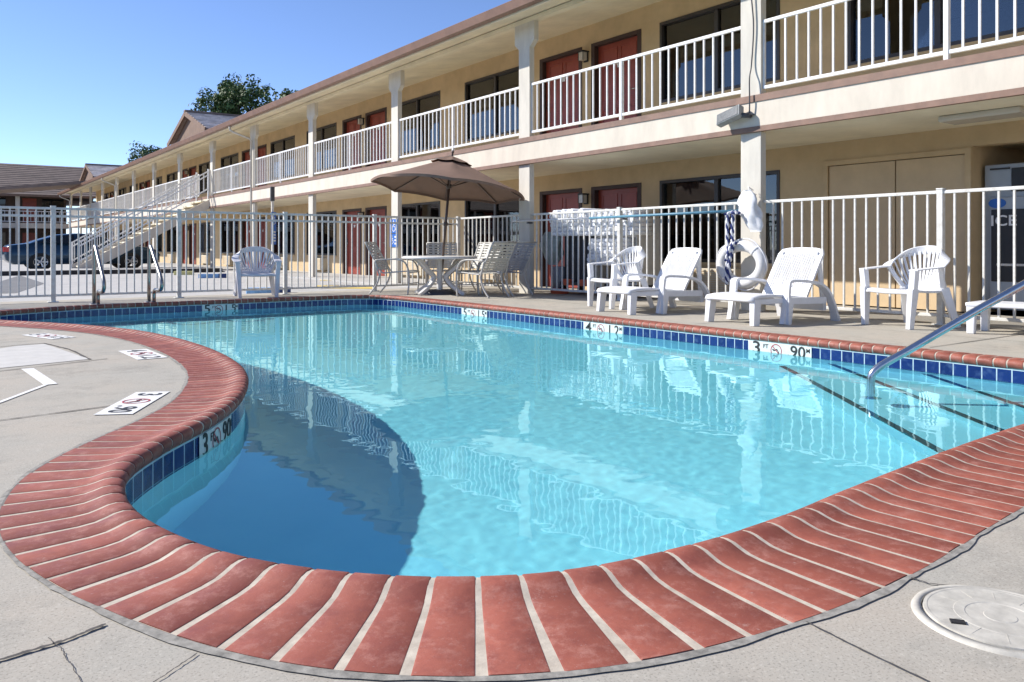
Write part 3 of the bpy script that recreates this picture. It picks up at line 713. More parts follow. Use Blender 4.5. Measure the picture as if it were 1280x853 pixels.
# beam, soffit, gutter, roof
q = MB(); q.box(9.0, 9.12, YE0, YE1, 5.03, 5.115); mbuild(q, 'beam', M_soffit)
q = MB(); q.prism([(8.36,5.045),(WX+.01,5.38),(WX+.01,5.46),(8.36,5.10)], YE0-.3, YE1+.3); mbuild(q, 'soffit', M_soffit)
q = MB(); q.prism([(8.30,4.975),(8.36,4.99),(8.36,5.14),(8.22,5.155),(8.20,5.14),(8.24,5.0)], YE0-.35, YE1+.35); mbuild(q, 'gutter', M_gutter)
q = MB(); q.box(8.355, 8.40, YE0-.3, YE1+.3, 4.955, 5.12); mbuild(q, 'fascia_board', M_soffit)
# roof in courses
def courses(q, p_eave, p_ridge, ya, yb, n_, th=0.05):
    (x0,z0_),(x1,z1_) = p_eave, p_ridge
    for k in range(n_):
        a = k/n_; b = (k+1)/n_
        q.prism([(x0+(x1-x0)*a, z0_+(z1_-z0_)*a), (x0+(x1-x0)*b, z0_+(z1_-z0_)*b), (x0+(x1-x0)*b, z0_+(z1_-z0_)*b+0.008), (x0+(x1-x0)*a, z0_+(z1_-z0_)*a+th)], ya, yb)
q = MB(); courses(q, (8.3,5.13), (14.6,6.7), YE0-.4, YE1+.4, 18); courses(q, (20.9,5.13), (14.6,6.7), YE0-.4, YE1+.4, 18); roof = mbuild(q, 'roof', M_roof)
# gable dormers, ridge running back
def dormer(yc, xf=9.4, za=6.98, half=3.3, drop=1.12):
    q = MB()
    for s in (-1, 1):
        N = 9
        for k in range(N):
            a = k/N; b = (k+1)/N
            ya, yb = yc+s*half*(1-a), yc+s*half*(1-b); z_a, z_b = za-drop*(1-a), za-drop*(1-b)
            vs = [(xf,ya,z_a),(14.6,ya,z_a),(14.6,yb,z_b),(xf,yb,z_b),(xf,ya,z_a+.075),(14.6,ya,z_a+.075),(14.6,yb,z_b+.012),(xf,yb,z_b+.012)]
            q.add(vs, [(0,3,2,1),(4,5,6,7),(0,1,5,4),(1,2,6,5),(2,3,7,6),(3,0,4,7)])
    d = mbuild(q, 'dormer_roof', M_roofpale)
    q = MB(); q.add([(xf+.2,yc-half*.93,za-drop-.1),(xf+.2,yc+half*.93,za-drop-.1),(xf+.2,yc,za-.06)], [(0,2,1)]); q.v = [(v[0]-WX, v[1], v[2]) for v in q.v]; q.build('gable_wall', M_gable, d)
    q = MB()
    for s in (-1, 1): q.bar((xf+.0,yc+s*half,za-drop-.06),(xf+.0,yc,za-.06),0.06,0.2)
    q.v = [(v[0]-WX, v[1], v[2]) for v in q.v]; q.build('bargeboard', M_gable, d)
    q = MB(); q.bar((xf-.03,yc,za+.05),(14.6,yc,za+.05),0.28,0.09); q.v = [(v[0]-WX, v[1], v[2]) for v in q.v]; q.build('ridge_cap', M_roof, d)
for yc in (9.3, 38.3, 66.8): dormer(yc)
# doors and windows
def door_mesh(s, zb):
    return None
first = {}
for (y0, y1, z0_, z1_, kind, s, lvl) in ops:
    yc = (y0+y1)/2; key = (kind, s, lvl == 0 and kind == 'window')
    if key in first:
        c = copy_obj(first[key], motel); c.location = (0, yc, z0_); continue
    w = y1-y0; h = z1_-z0_
    if kind == 'door':
        t = bpy.data.objects.new('door', None); COL.objects.link(t); t.parent = motel; t.location = (0, yc, z0_)
        q = MB(); fw = 0.10
        q.box(-0.012, 0.15, -w/2, -w/2+fw, 0, h); q.box(-0.012, 0.15, w/2-fw, w/2, 0, h); q.box(-0.012, 0.15, -w/2+fw, w/2-fw, h-0.07, h); q.build('door_frame', M_doorframe, t)
        q = MB(); x = 0.10; q.box(x, x+0.05, -w/2+fw, w/2-fw, 0.01, h-0.07)
        q.build('door_leaf', M_door, t)
        q = MB(); pw_ = (w-2*fw); 
        for (za, zb_) in ((0.18, 0.72), (0.86, 1.55), (1.64, 1.92)):
            for sy in (-1, 1):
                ya, yb = sorted((sy*0.05, sy*(pw_/2-0.12)))
                q.box(x-0.010, x+0.001, ya, ya+0.02, za, zb_); q.box(x-0.010, x+0.001, yb-0.02, yb, za, zb_); q.box(x-0.010, x+0.001, ya+.02, yb-.02, za, za+0.02); q.box(x-0.010, x+0.001, ya+.02, yb-.02, zb_-0.02, zb_)
        q.build('panel_moulding', M_door, t)
        ky_ = -s*(pw_/2-0.1) if s > 0 else (pw_/2-0.1)
        ky_ = s*(pw_/2-0.09)
        q = MB(); q.box(x-0.02, x, ky_-0.03, ky_+0.03, 0.93, 1.16); q.tube([(x-0.02,ky_,1.0),(x-0.06,ky_,1.0),(x-0.065,ky_-s*0.13,1.0)],0.012,8); q.build('handle', M_metal, t)
        q = MB(); q.box(x-0.008, x, -0.07, 0.07, 1.50, 1.58); q.build('number_plate', M_white, t)
        first[key] = t
    else:
        t = bpy.data.objects.new('window', None); COL.objects.link(t); t.parent = motel; t.location = (0, yc, z0_)
        q = MB(); f = 0.055
        q.box(-0.015, 0.12, -w/2, -w/2+f, 0, h); q.box(-0.015, 0.12, w/2-f, w/2, 0, h); q.box(-0.015, 0.12, -w/2+f, w/2-f, 0, f); q.box(-0.015, 0.12, -w/2+f, w/2-f, h-f, h)
        q.box(0.01, 0.09, -0.04, 0.04, f, h-f); q.build('window_frame', M_winframe, t)
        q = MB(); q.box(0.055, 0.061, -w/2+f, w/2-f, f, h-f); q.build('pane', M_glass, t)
        q = MB()
        for k in (1, 2, 3): q.box(0.064, 0.074, -w/2+f, w/2-f, h*k/4-.006, h*k/4+.006)
        for k in (-3, -1, 1, 3): q.box(0.064, 0.074, w/8*k-.006, w/8*k+.006, f, h-f)
        q.build('glazing_bar', M_winframe, t)
        q = MB(); N = 120; vs = []; rr = random.Random(11)
        a0, b0 = (-w/2+.03, 0.30*w) if s > 0 else (-0.30*w, w/2-.03)
        for k in range(N+1):
            yy = a0+(b0-a0)*k/N; xx = 0.25+0.028*math.sin(k*0.9)+0.01*math.sin(k*0.37); vs += [(xx, yy, 0.0), (xx, yy, h)]
        q.add(vs, [(2*k, 2*k+1, 2*k+3, 2*k+2) for k in range(N)], True); q.build('curtain', M_curtain, t)
        q = MB(); q.box(-0.03, 0.0, -w/2-0.02, w/2+0.02, -0.05, -0.002); q.build('sill', M_wall, t)
        if lvl == 0:
            q = MB(); q.box(-0.16, 0.0, -0.55, 0.55, -0.50, -0.10); ac = q.build('air_conditioner', M_beige, t, 0.01)
            q = MB()
            for k in range(9): q.box(-0.166, -0.16, -0.5, 0.5, -0.46+k*0.038, -0.445+k*0.038)
            q.box(-0.168,-0.16,0.3,0.5,-0.45,-0.13); q.build('grille', M_closet, t)
        first[key] = t
for lvl, zb in ((0, 0.0), (1, 2.9)):
    for c in CEN:
        if lvl == 0 and c == 2.1: continue
        if c < YE0+1: continue
        y = c+0.01
        q = MB(); q.box(-0.16, -0.03, -0.075, 0.075, 1.66, 1.84); q.box(-0.18, -0.012, -0.09, 0.09, 1.84, 1.87); q.box(-0.012, 0.0, -0.055, 0.055, 1.68, 1.86)
        if 'lamp' not in first:
            q = MB(); q.box(-0.17, -0.0, -0.085, 0.085, 1.93, 1.955); q.box(-0.03, 0.0, -0.06, 0.06, 1.74, 1.93)
            for a_ in (-1, 1):
                for b_ in (-0.16, -0.045): q.box(b_-.005, b_+.005, a_*0.072-.005, a_*0.072+.005, 1.76, 1.93)
            t = q.build('wall_lamp', M_black, motel); q2 = MB(); q2.box(-0.155, -0.05, -0.066, 0.066, 1.765, 1.925); q2.build('lamp_shade', M_lens, t); first['lamp'] = t; t.location = (0, y, zb)
        else: copy_obj(first['lamp'], motel).location = (0, y, zb)
# storage closet doors
t = bpy.data.objects.new('closet_door', None); COL.objects.link(t); t.parent = motel; t.location = (0, 0, 0)
q = MB(); q.box(-0.03, 0.05, 7.03, 7.10, 0, 2.14); q.box(-0.03, 0.05, 4.985, 5.06, 0, 2.14); q.box(-0.03, 0.05, 5.06, 7.03, 2.07, 2.14); q.build('door_frame', M_wall, t)
for a, b in ((5.07, 5.99), (6.01, 7.02)):
    q = MB(); q.box(0.0, 0.04, a, b, 0.02, 2.06); q.build('door_leaf', M_closet, t)
# downspouts
for y in (27.64, 52.6, 71.6):
    q = MB(); q.tube([(8.30,y+0.28,4.98),(8.31,y+0.28,4.86),(8.42,y+0.22,4.78),(8.88,y+.0,4.58),(8.94,y-.02,4.5),(8.94,y-0.02,0.1)],0.035,8); q.v = [(v[0]-WX, v[1], v[2]) for v in q.v]; q.build('downspout', M_post, motel)
# soffit light near the ice machine
fx = tag(MB().box(9.75, 10.15, 3.95, 4.85, 2.345, 2.418).build('ceiling_light', M_lens, None, 0.02), 'flat grey fluorescent light under the balcony at right', 'light')
# ---------------------------------------------------------------- staircase
st = thing('staircase', 'cream outdoor staircase with white railings up to the balcony', 'staircase', (4.4, 32.8, 0))
SX, SZ = 4.55, 2.88; SW = 1.7; NT = 15
for yy, nm in ((0.0, 'near'), (SW, 'far')):
    q = MB(); q.prism([(0.0,0.0),(0.35,0.0),(SX+.05,2.42),(SX+.05,2.78),(0.0,0.22)], yy-0.04, yy+0.04); q.build('stringer', M_cream, st)
ft_ = None
for k in range(NT):
    x = 0.1+(SX-0.1)*k/NT; z = SZ*(k+1)/(NT+1)
    if ft_ is None: ft_ = MB().box(0, 0.36, 0.04, SW-0.04, -0.05, 0).build('tread', M_soffit, st); ft_.location = (x, 0, z)
    else: inst(ft_, st, (x, 0, z))
for yy in (0.0, SW):
    t = bpy.data.objects.new('railing', None); COL.objects.link(t); t.parent = st; t.location = (0, yy, 0)
    sl = SZ/SX
    for dz in (1.05, 0.90, 0.36):
        q = MB(); q.bar((0.0,0,dz), (SX,0,SZ+dz-0.05), 0.045, 0.045, up=(0,0,1)); q.build('rail', M_rail, t)
    f_ = None
    for k in range(27):
        x = 0.08+(SX-0.1)*k/26
        if f_ is None: f_ = MB().box(-.0115, .0115, -.0115, .0115, 0.28, 1.03).build('baluster', M_rail, t); f_.location = (x, 0, sl*x-0.02)
        else: inst(f_, t, (x, 0, sl*x-0.02))
    for x in (0.0, SX-0.02):
        MB().box(x-.03, x+.03, -.031, .031, sl*x+(0.0 if x == 0 else -0.1), sl*x+1.08).build('rail_post', M_rail, t)
# ---------------------------------------------------------------- far wing
FYW = 76.0
wing = thing('motel_wing', 'far two-storey motel wing with a brown shingle roof behind the parking lot', 'motel wing', (0, FYW, 0))
q = MB(); q.box(-34, 9.5, 2.0, 10, 0, 5.2); q.build('wall', M_darkwood, wing)
q = MB(); q.box(-34.0, 9.5, 0.0, 2.0, 2.45, 2.85); q.build('balcony_slab', M_cream, wing)
q = MB(); N = 16
for k in range(N):
    a = k/N; b = (k+1)/N
    ya, yb, za, zb_ = -0.8+6.8*a, -0.8+6.8*b, 5.1+3.0*a, 5.1+3.0*b
    vs = [(-36,ya,za),(13,ya,za),(13,yb,zb_),(-36,yb,zb_),(-36,ya,za+.05),(13,ya,za+.05),(13,yb,zb_+.02),(-36,yb,zb_+.02)]
    q.add(vs, [(0,3,2,1),(4,5,6,7),(0,1,5,4),(1,2,6,5),(2,3,7,6),(3,0,4,7)])
q.box(-36, 13, 6.0, 12.5, 4.9, 5.1); q.build('roof', M_roof, wing)
q = MB(); q.box(-36, 13, -0.9, -0.8, 4.95, 5.12); q.build('gutter', M_gable, wing)
q = MB(); q.add([(-36,6.0,8.1),(13,6.0,8.1),(13,12.5,5.1),(-36,12.5,5.1)], [(0,1,2,3)]); q.build('rear_roof', M_roof, wing)
f_ = None
for x in [-32+4.2*k for k in range(10)]:
    if f_ is None: f_ = MB().box(-.15, .15, -.1, .05, 0, 5.1).build('post', M_post, wing); f_.location = (x, 0, 0)
    else: inst(f_, wing, (x, 0, 0))
wr = bpy.data.objects.new('railing', None); COL.objects.link(wr); wr.parent = wing
MB().box(-34, 9.5, -.03, .03, 3.78, 3.84).build('rail', M_rail, wr); MB().box(-34, 9.5, -.03, .03, 2.95, 3.0).build('rail', M_rail, wr)
q = MB()
for k in range(170): q.box(-34+k*0.256, -34+k*0.256+.03, -.015, .015, 3.0, 3.78)
o = q.build('balusters', M_rail, wr); o['kind'] = 'stuff'
d0 = w0 = None
for lv in (0, 2.85):
    for k in range(10):
        x = -31+4.2*k
        if d0 is None:
            d0 = MB().box(-.5, .5, -.06, 0.0, 0, 2.1).build('door', M_door, wing); d0.location = (x, 2, lv)
            w0 = MB().box(-.8, .8, -.05, 0, 0.8, 2.1).build('window', M_carglass, wing); w0.location = (x+1.7, 2, lv)
        else: inst(d0, wing, (x, 2, lv)); inst(w0, wing, (x+1.7, 2, lv))
# porch canopy in front of the wing: sloping dark roof
pc = thing('porch_canopy', 'dark sloping canopy roof on brown posts in front of the far wing', 'canopy', (5.5, 62, 0))
q = MB()
for s, zs in ((0, 0),): 
    q.prism([(-4.0,4.25),(3.1,5.15),(3.1,5.35),(-4.0,4.45)], -1.5, 3.5)
q.build('roof', M_roof, pc)
for x in (-3.6,): MB().box(x-.12, x+.12, -1.2, -1.0, 0, 4.3 if x < 0 else 5.05).build('post', M_gable, pc)
# ---------------------------------------------------------------- opposite neighbour (seen mirrored in the glass)
nb = thing('neighbour_house', 'single-storey house on the far side of the pool, seen mirrored in windows', 'house', (-24, 8, 0))
MB().box(-6, 0, -14, 22, 0, 3.0).build('wall', M_cream, nb)
q = MB(); q.prism([(-7,3.0),(1,3.0),(-3,5.2)], -15, 23); q.build('roof', M_roof, nb)

# ---------------------------------------------------------------- furniture: moulded armchair (faces local +y)
def armchair(m):
    t = thing('plastic_armchair', 'x', 'armchair', (0,0,0), 0, 'white moulded armchairs')
    # seat
    q = MB(); N = 9; vs = []; 
    prof_ = [(-0.20,0.405),(-0.12,0.400),(0.0,0.402),(0.12,0.412),(0.20,0.418),(0.235,0.408),(0.245,0.375)]
    for (y, z) in prof_:
        hw = 0.215+0.035*(y+0.2)/0.45
        for k in range(N):
            u = -1+2*k/(N-1); vs.append((u*hw, y, z-0.012*(1-u*u)+(0.0 if abs(u) < 1 else -0.01)))
    n_ = len(prof_); fs = [(i*N+k, i*N+k+1, (i+1)*N+k+1, (i+1)*N+k) for i in range(n_-1) for k in range(N-1)]
    q.add(vs, fs, True); q.scaled(); o = q.build('seat', m, t); sd = o.modifiers.new('thick', 'SOLIDIFY'); sd.thickness = 0.022; sd.offset = -1
    # rim
    def rim(u):      # u in [-1,1], arm front -> back -> arm front
        a = abs(u); s = 1 if u > 0 else -1
        if a > 0.62:
            f = (a-0.62)/0.38; return Vector((s*(0.285-0.01*f), -0.07+0.30*f, 0.645-0.03*f))
        ang = a/0.62*PI/2*1.0; x = 0.285*math.sin(ang); y = -0.07-0.215*math.cos(ang)
        z = 0.645+0.185*(math.cos(ang)**0.8 if math.cos(ang) > 0 else 0); return Vector((s*x, y, z))
    q = MB(); U = [-1+2*k/48 for k in range(49)]; pts = [rim(u) for u in U]; side = []; wd = []
    for u in U:
        a = abs(u)
        if a > 0.62: side.append(Vector((1, 0, 0.0))*(1 if u > 0 else 1)); 
        else:
            ang = a/0.62*PI/2; f = math.cos(ang); rad = Vector(((1 if u > 0 else -1)*math.sin(ang), -math.cos(ang), 0))
            v = rad*(1-0.8*f)+Vector((0, 0, -1))*0.8*f
            if u < 0: v = -v
            side.append(v.normalized() if u >= 0 else v.normalized())
        wd.append(0.095)
    # make the side vectors continuous
    for i in range(1, len(side)):
        if side[i].dot(side[i-1]) < 0: side[i] = -side[i]
    q.ribbon(pts, wd, 0.014, side); q.scaled(); o = q.build('arm_rim', m, t, 0.003)
    # slats
    q = MB(); NSL = 17
    for k in range(NSL):
        u = -0.56+1.12*k/(NSL-1); top = rim(u)+Vector((0,0,-0.01)); v = k/(NSL-1)*2-1
        bot = Vector((v*0.185, -0.20-0.015*(1-v*v), 0.41)); midp = (top+bot)/2+Vector((0, -0.012, 0))*(1-v*v)+Vector((v*0.02, 0, 0))
        q.ribbon([bot, midp, top], 0.0215, 0.010, Vector((1, 0, 0)) if abs(v) < 0.8 else Vector((0.8, -0.5*v, 0)))
    q.bar((-0.19,-0.195,0.415),(0.19,-0.195,0.415),0.03,0.05); q.scaled(); q.build('slat_back', m, t)
    for sx in (-1, 1):
        q = MB(); q.bar((sx*0.245,0.235,0.0),(sx*0.262,0.215,0.42),0.045,0.05,0.062,0.075); q.bar((sx*0.262,0.215,0.418),(sx*0.280,0.215,0.62),0.062,0.05,0.060,0.055)
        q.scaled(); q.build('leg', m, t, 0.006)
        q = MB(); q.bar((sx*0.27,-0.30,0.0),(sx*0.215,-0.20,0.42),0.04,0.05,0.055,0.075); q.bar((sx*0.215,-0.195,0.415),(sx*0.278,-0.08,0.635),0.05,0.04,0.03,0.03); q.scaled(); q.build('leg', m, t, 0.006)
    return t
def face(dx, dy): return math.atan2(-dx, dy)   # rotation that turns local +y to (dx,dy)
ch = armchair(M_plastic); ch.location = (8.62, 4.62, 0); ch.rotation_euler = (0,0,face(-0.96,0.24)); ch['label'] = 'white slatted plastic armchair standing alone by the right fence'
dup(ch, (8.02, 8.52, 0), face(-0.97,0.20), 'white plastic armchair behind the left lounger, in front of the cart')
ch3 = armchair(M_plastic_old); ch3.location = (4.62, 13.98, 0); ch3.rotation_euler = (0,0,face(-0.22,-0.97)); ch3['label'] = 'greyish plastic armchair alone at the far pool edge near the grab rails'
# lounger (faces local +y, foot end at +y)
def lounger():
    t = thing('sun_lounger', 'x', 'sun lounger', (0,0,0), 0, 'white plastic loungers')
    def slab(prof_, hw, th, name, N=9, crown=0.0, bev=0.005):
        q = MB(); vs = []
        for (y, z) in prof_:
            for k in range(N): u = -1+2*k/(N-1); vs.append((u*hw, y, z+crown*(1-u*u)))
        q.add(vs, [(i*N+k, i*N+k+1, (i+1)*N+k+1, (i+1)*N+k) for i in range(len(prof_)-1) for k in range(N-1)], True); q.scaled()
        o = q.build(name, M_plastic, t); sd = o.modifiers.new('thick', 'SOLIDIFY'); sd.thickness = th; sd.offset = -1; return o
    slab([(0.60,0.255),(0.585,0.285),(0.50,0.297),(0.35,0.302),(0.20,0.298),(0.14,0.288)], 0.285, 0.03, 'footrest')
    slab([(0.14,0.290),(0.0,0.275),(-0.10,0.262),(-0.18,0.268)], 0.25, 0.028, 'seat')
    # back: frame + slotted panel
    def bp(v, u): return Vector((u, -0.14-0.26*v-0.03*v*v, 0.275+0.575*v))
    q = MB(); W_ = 0.262
    ring = []
    for (u0, v0) in [(-1,0.02),(-1,0.5),(-1,0.88),(-0.9,0.97),(-0.6,1.0),(0,1.01),(0.6,1.0),(0.9,0.97),(1,0.88),(1,0.5),(1,0.02)]: ring.append((u0*(W_-0.03*(1-v0)*0), v0))
    outer = [bp(v, u) for u, v in ring]; inner = [bp(0.02+(v-0.02)*0.86 if v > 0.05 else 0.2, u*0.78) for u, v in ring]
    nn = Vector((0, 0.9, 0.4)).normalized()*0.012; m_ = len(ring)
    vs = outer+inner+[p-nn*2 for p in outer]+[p-nn*1.4 for p in inner]
    fs = []
    for i in range(m_-1):
        fs += [(i, i+1, m_+i+1, m_+i), (2*m_+i+1, 2*m_+i, 3*m_+i, 3*m_+i+1), (i+1, i, 2*m_+i, 2*m_+i+1), (m_+i, m_+i+1, 3*m_+i+1, 3*m_+i)]
    q.add(vs, fs)
    q.add([bp(0.0,-W_),bp(0.0,W_),bp(0.2,W_),bp(0.2,-W_)]+[p-nn*1.5 for p in (bp(0.0,-W_),bp(0.0,W_),bp(0.2,W_),bp(0.2,-W_))], [(0,1,2,3),(7,6,5,4),(1,0,4,5),(2,1,5,6),(3,2,6,7),(0,3,7,4)])
    q.scaled(); q.build('back_frame', M_plastic, t)
    q = MB(); Wi = W_*0.79
    for k in range(30):
        v = 0.2+0.67*k/29; q.bar(bp(v,-Wi), bp(v,Wi), 0.0115, 0.006)
    for u in [-1+2*k/16 for k in range(17)]:
        wd = 0.013 if u in (-0.5, 0.0, 0.5) else 0.010; q.bar(bp(0.19,u*Wi), bp(0.88,u*Wi), wd, 0.007)
    q.scaled(); q.build('back_panel', M_plastic, t)
    for sx in (-1, 1):
        q = MB(); x = sx*0.315
        P = [(0.215,0.0),(0.205,0.25),(0.19,0.44),(0.165,0.475),(0.10,0.482),(-0.08,0.470),(-0.24,0.44),(-0.36,0.36),(-0.45,0.20),(-0.51,0.0)]
        pts = smooth_path([(x,a,b) for a, b in P], 4); wd = []
        for i_ in range(len(pts)): f = i_/(len(pts)-1); wd.append(0.075 if 0.12 < f < 0.95 else 0.09)
        q.ribbon(pts, wd, 0.03, (1,0,0)); q.bar((x,0.215,0),(x*.99,0.17,0.30),0.05,0.11,0.05,0.10); q.bar((x*.97,0.2,0.26),(x*.97,-0.36,0.245),0.035,0.075)
        q.scaled(); q.build('arm', M_plastic, t, 0.004)
        q = MB(); q.bar((sx*0.272,0.575,0),(sx*0.262,0.555,0.285),0.05,0.075,0.065,0.085); q.bar((sx*0.272,0.56,0.262),(sx*0.285,0.17,0.262),0.03,0.055); q.scaled(); q.build('leg', M_plastic, t, 0.005)
    q = MB(); q.box(-0.26,0.26,-0.44,-0.40,0.12,0.22); q.bar((0.24,-0.42,0.17),(0.2,-0.40,0.8),0.02,0.05); q.bar((-0.24,-0.42,0.17),(-0.2,-0.40,0.8),0.02,0.05); q.scaled(); q.build('back_support', M_plastic, t)
    return t
lg = lounger(); lg.location = (7.98, 5.86, 0); lg.rotation_euler = (0,0,face(-1,0.06)); lg['label'] = 'white plastic lounger between the life ring and the lone armchair'
dup(lg, (7.95, 7.68, 0), face(-1,0.10), 'white plastic lounger left of the life ring, beside the other armchair')
# low table at the right edge
lt = thing('side_table', 'low white plastic side table cut by the right edge of the photo', 'side table', (8.62, 3.55, 0), 0.12)
q = MB(); q.box(-0.24, 0.24, -0.36, 0.36, 0.27, 0.31); q.build('tabletop', M_plastic, lt, 0.01)
for sx in (-1, 1):
    for sy in (-1, 1):
        q = MB(); q.bar((sx*0.205, sy*0.315, 0), (sx*0.2, sy*0.31, 0.272), 0.06, 0.07, 0.07, 0.085); q.build('leg', M_plastic, lt, 0.008)
# patio table
ptb = thing('patio_table', 'round pale resin patio table with curved legs under the umbrella', 'table', (7.6, 12.8, 0), 0.35)
q = MB(); q.lathe([(0.0,0.70),(0.52,0.70),(0.55,0.695),(0.565,0.68),(0.57,0.655),(0.555,0.65),(0.54,0.665),(0.0,0.67)],40); q.scaled(); q.build('tabletop', M_table, ptb)
for k in range(4):
    a = k*PI/2; c_, s_ = math.cos(a), math.sin(a)
    P = smooth_path([(0.50,0.655),(0.42,0.60),(0.30,0.48),(0.16,0.36),(0.13,0.30),(0.22,0.18),(0.36,0.08),(0.47,0.0)],5)
    pts = [(p.x*c_, p.x*s_, p.y) for p in [Vector((x_, z_, 0)) for x_, z_ in [(v[0], v[1]) for v in [(w.x, w.y) for w in smooth_path([(0.50,0.655,0),(0.42,0.60,0),(0.30,0.48,0),(0.16,0.36,0),(0.13,0.30,0),(0.22,0.18,0),(0.36,0.08,0),(0.47,0.015,0)],5)]]]]
    q = MB(); q.ribbon(pts, 0.05, 0.055, (-s_, c_, 0)); q.scaled(); q.build('leg', M_table, ptb, 0.004)
q = MB(); q.lathe([(0.045,0.0),(0.045,0.66)],14); q.lathe([(0.0,0.03),(0.16,0.03),(0.2,0.0)],24); q.scaled(); q.build('centre_column', M_table, ptb)
# umbrella
um = thing('patio_umbrella', 'open tan patio umbrella tilted over the round table', 'umbrella', (7.6, 12.8, 0))
rv = Vector((RT[0], RT[1], 0)); fwv = Vector((FW[0], FW[1], 0))
LEAN = Matrix.Rotation(0.085, 4, (-fwv).cross(rv).cross(rv) if False else fwv) ; LEAN = Matrix.Rotation(0.085, 4, fwv)
TILT = Matrix.Translation(Vector((0,0,2.0))) @ Matrix.Rotation(0.02, 4, fwv) @ Matrix.Rotation(-0.075, 4, rv) @ Matrix.Translation(Vector((0,0,-2.0)))
R = 1.42; NR = 8; zt, ze = 2.50, 1.93; a00 = 0.28
def canz(f): return zt-(zt-ze)*(f**1.12)
q = MB(); RN = 10; SEG = 8; vs = []; ND = NR*SEG
for i in range(RN+1):
    f = i/RN
    for k in range(ND):
        a = a00+2*PI*k/ND; u = (k % SEG)/SEG; bul = 4*u*(1-u)
        rad = R*f*(1-0.055*bul*f*1.0); z = canz(f)+0.0-0.03*bul*math.sin(PI*f)+0.035*bul*f*f
        vs.append((rad*math.cos(a), rad*math.sin(a), z))
q.add(vs, [(i*ND+k, i*ND+(k+1) % ND, (i+1)*ND+(k+1) % ND, (i+1)*ND+k) for i in range(RN) for k in range(ND)], True)
base = RN*ND; vs2 = []
for k in range(ND): p = Vector(vs[base+k]); vs2 += [p, p*1.0+Vector((0,0,-0.045))+Vector((p.x,p.y,0))*-0.004]
q.add(vs2, [(2*k, 2*((k+1) % ND), 2*((k+1) % ND)+1, 2*k+1) for k in range(ND)], True)
o = q.build('canopy', M_tan, um); o.data.transform(LEAN @ TILT)
q = MB(); vs = []
for i in range(4):
    f = [0.0, 0.12, 0.2, 0.27][i]
    for k in range(ND):
        a = a00+2*PI*k/ND; u = (k % SEG)/SEG; bul = 4*u*(1-u); vs.append((R*f*(1-0.06*bul)*math.cos(a), R*f*(1-0.06*bul)*math.sin(a), canz(f)+0.05-0.02*bul*f*3))
q.add(vs, [(i*ND+k, i*ND+(k+1) % ND, (i+1)*ND+(k+1) % ND, (i+1)*ND+k) for i in range(3) for k in range(ND)], True)
o = q.build('vent_cap', M_tan, um); o.data.transform(LEAN @ TILT)
q = MB(); q.tube([(0,0,0.02),(0,0,1.3),(0,0,2.45)],0.024,12); o = q.build('pole', M_bronze, um); o.data.transform(LEAN)
q = MB(); q.lathe([(0.0,2.66),(0.02,2.65),(0.028,2.62),(0.018,2.60),(0.018,2.50)],12); o = q.build('finial', M_bronze, um); o.data.transform(LEAN @ TILT)
f_ = None
for k in range(NR):
    a = a00+2*PI*k/NR; c_, s_ = math.cos(a), math.sin(a)
    q = MB(); q.bar((0.03*c_,0.03*s_,canz(0.02)-0.03),(R*0.5*c_,R*0.5*s_,canz(0.5)-0.02),0.018,0.014); q.bar((R*0.5*c_,R*0.5*s_,canz(0.5)-0.02),(R*0.985*c_,R*0.985*s_,canz(0.985)-0.016),0.018,0.014)
    o = q.build('rib', M_bronze, um); o.data.transform(LEAN @ TILT)
    q = MB(); q.bar((0.04*c_,0.04*s_,1.98),(R*0.45*c_,R*0.45*s_,canz(0.45)-0.03),0.015,0.012); o2 = q.build('strut', M_bronze, o); o2.data.transform(LEAN @ TILT)
q = MB(); q.lathe([(0.026,1.94),(0.05,1.95),(0.05,2.02),(0.026,2.03)],12); q.lathe([(0.026,1.25),(0.04,1.26),(0.04,1.32),(0.026,1.33)],12); q.bar((0.03,0,1.29),(0.13,0,1.29),0.02,0.02); o = q.build('crank', M_bronze, um); o.data.transform(LEAN)
q = MB(); q.lathe([(0.0,0.09),(0.2,0.085),(0.24,0.04),(0.25,0.0)],24); q.scaled(); q.build('base', M_dark, um)
